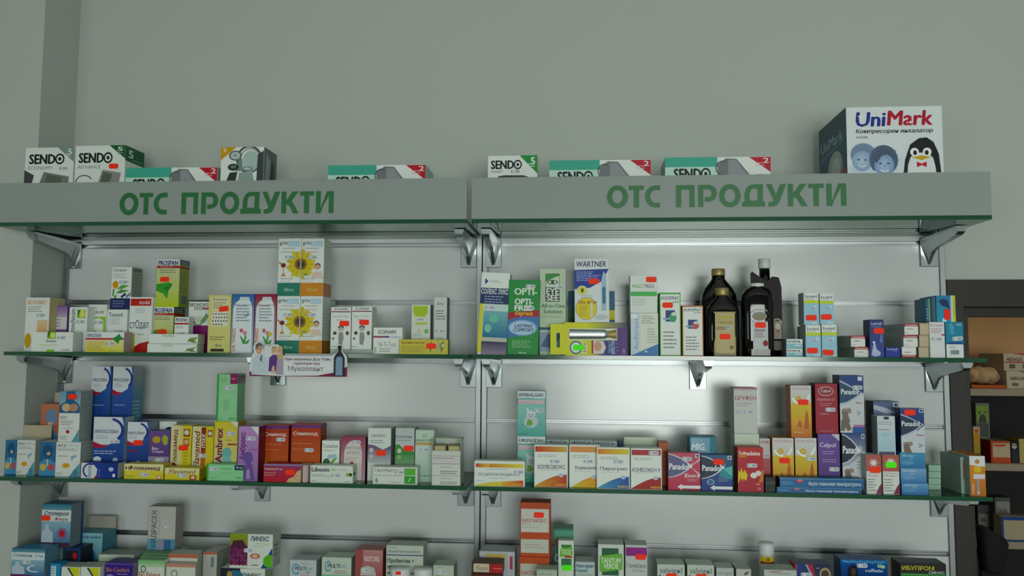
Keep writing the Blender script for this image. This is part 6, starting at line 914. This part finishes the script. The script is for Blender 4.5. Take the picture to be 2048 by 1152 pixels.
# second rack level
sm = rbox(1947, 1961, 853, 1, .03, .05, 'small orange and green upright carton in the back room', '#b0843c', [GV(0, .2, 1, .7, '#c88a34', '#8c8a34'), R(0, 0, 1, .2, '#b8a084'), R(0, .75, 1, 1, '#3c5c2c'), P('#c05a34', (.2, .1), (.8, .06), (.8, .16), (.3, .2))])
gr = rbox(1952, 1980, 806, 1, .10, .04, 'tall grey pack with lime green printing in the back room', '#6c706c', [R(.05, .05, .9, .32, '#7c9a3c'), R(.2, .15, .75, .35, '#3c4430'), ARC(.5, .4, .4, .25, .15, '#8c9a5c', 0, 360), R(.1, .36, .9, .6, '#4a4e48'), R(.1, .66, .9, .95, '#5c8434'), R(0, .95, 1, 1, '#4a4e4a')])
rbox(1982, 2022, 882, 1, .02, .10, 'cream and orange-red carton in the back room', '#bca88c', [R(0, .0, 1, .1, '#b84a2c'), R(0, .74, 1, 1, '#b8502c'), C(.45, .16, .35, .1, '#b8482c', 180, 360), R(0, .1, .1, 1, '#a8402c')], side='#8c3424')
rbox(2023, 2038, 883, 1, .03, .03, 'narrow black carton with pale face-like print in the back room', '#16161e', [C(.45, .22, .36, .13, '#b8b0a4'), R(.15, .16, .75, .2, '#2c2a30'), P('#24243c', (.1, 1), (.1, .45), (.5, .36), (.9, .45), (.9, 1))])
rbox(2039, 2075, 878, 1, .03, .08, 'yellow-green carton beside the narrow black carton in the back room', '#9a8c4c', [R(0, 0, .3, 1, '#b0a468'), C(.5, .4, .2, .2, '#5c3c54')])
# third rack level; pale labels dimmed, the room's shade put into their colour
rbox(1990, 2022, 995, 2, .06, .06, 'grey translucent tub with pale label in the back room', '#4a4a48', [R(.1, .1, .95, .65, '#84827c'), T('Vitalis', .14, .26, .8, .42, '#3c3a38', .04), L(.14, .48, .8, .62, 2, '#5c5a58')])
rbox(2004, 2085, 1034, 2, .0, .05, 'cream carton with blue frame in the back room', '#a89a80', [R(0, 0, 1, .14, '#24427c'), R(0, .14, .05, 1, '#24427c'), R(0, .92, 1, 1, '#24427c')])
rbox(1956, 1982, 1010, 2, .10, .08, 'dark grey carton with pale label in the back room', '#3c3e3e', [R(.05, .3, .95, .75, '#706e6a'), R(.2, .44, .6, .58, '#4c4a48')])
def wheelthing():
    a = hit(1975, 869, YR + .18); r_ = .0245; z = RB[1] + r_ + .0005
    root = empty('tape_roll', (a.x, YR + .16, z - r_)); m = MB(); N = 32
    for i in range(N):
        p, q = 2 * math.pi * i / N, 2 * math.pi * (i + 1) / N
        for (ra, ya, rb, yb) in ((r_, 0, r_, .02), (r_ * .55, .02, r_ * .55, 0), (r_ * .55, 0, r_, 0), (r_, .02, r_ * .55, .02)):
            m.face([(ra * math.cos(p), ya, r_ + ra * math.sin(p)), (ra * math.cos(q), ya, r_ + ra * math.sin(q)), (rb * math.cos(q), yb, r_ + rb * math.sin(q)), (rb * math.cos(p), yb, r_ + rb * math.sin(p))], '#77766e')
    m.build('roll', MAT['carton'], root, weld=True); c = MB()
    c.face([(r_ * .55 * math.cos(2 * math.pi * i / N), .006, r_ + r_ * .55 * math.sin(2 * math.pi * i / N)) for i in range(N)], '#5c5b54'); c.build('core', MAT['carton'], root)
    tag(root, 'grey round roll standing behind the cartons in the back room', 'roll')
wheelthing()
def bag():
    yb = YR - .16; pts = [(1958, 1052), (1966, 1050), (1984, 1062), (2004, 1072), (2011, 1084), (2008, 1108), (2003, 1135), (2000, 1146), (1990, 1149), (1966, 1142), (1960, 1110)]
    P3 = [hit(x, y, yb) for x, y in pts]; cx = sum(p.x for p in P3) / len(P3); cz = sum(p.z for p in P3) / len(P3); zmin = min(p.z for p in P3)
    root = empty('office_chair', (cx, yb, 0)); m = MB(); L_ = []
    for t, s in ((-.03, .80), (-.022, .95), (0, 1.), (.022, .95), (.03, .80)):
        L_.append([((p.x - cx) * s, t, cz + (p.z - cz) * s) for p in P3])
    n = len(P3)
    for a_, b_ in zip(L_, L_[1:]):
        for i in range(n): m.face([a_[i], a_[(i + 1) % n], b_[(i + 1) % n], b_[i]])
    m.face(L_[0][::-1]); m.face(L_[-1]); m.build('backrest', MAT['black'], root, smooth=True, weld=True)
    boxobj('back_post', (-.02, .032, .46, .02, .045, cz), MAT['black'], root)
    boxobj('seat', (-.22, -.40, .43, .22, .06, .50), MAT['black'], root, bevel=.02)
    boxobj('post', (-.025, -.20, .08, .025, -.15, .43), MAT['alu'], root, bevel=.005)
    for k in range(5):
        a = 2 * math.pi * k / 5; c = MB(); dx, dy = math.cos(a), math.sin(a); px, py = -dy * .02, dx * .02; bx, by = 0, -.175
        q = [(bx + px, by + py), (bx - px, by - py), (bx + dx * .28 - px * .6, by + dy * .28 - py * .6), (bx + dx * .28 + px * .6, by + dy * .28 + py * .6)]
        lo = [(x, y, .0) if i > 1 else (x, y, .05) for i, (x, y) in enumerate(q)]; hi = [(x, y, .035) if i > 1 else (x, y, .085) for i, (x, y) in enumerate(q)]
        c.face(lo[::-1]); c.face(hi)
        for i in range(4): j = (i + 1) % 4; c.face([lo[i], lo[j], hi[j], hi[i]])
        c.build('foot', MAT['black'], root, weld=True)
    tag(root, 'black padded chair with rounded backrest in front of the back room rack', 'chair')
bag()
# ceiling lamp of the back room
lampr = empty('ceiling_lamp', (1.75, .42, CEIL))
boxobj('housing', (-.3, -.06, -.05, .3, .06, 0), MAT['alu'], lampr, bevel=.004)
boxobj('diffuser', (-.28, -.05, -.062, .28, .05, -.0505), MAT['whitecap'], lampr, bevel=.002)
tag(lampr, 'slim ceiling lamp in the back room', 'lamp')
ld = bpy.data.lights.new('back_room_lamp', 'AREA'); ld.shape = 'RECTANGLE'; ld.size = .5; ld.size_y = .09; ld.energy = 5; ld.color = (1, .86, .68)
lo = bpy.data.objects.new('back_room_lamp', ld); COL.objects.link(lo); lo.location = (1.75, .42, CEIL - .065)
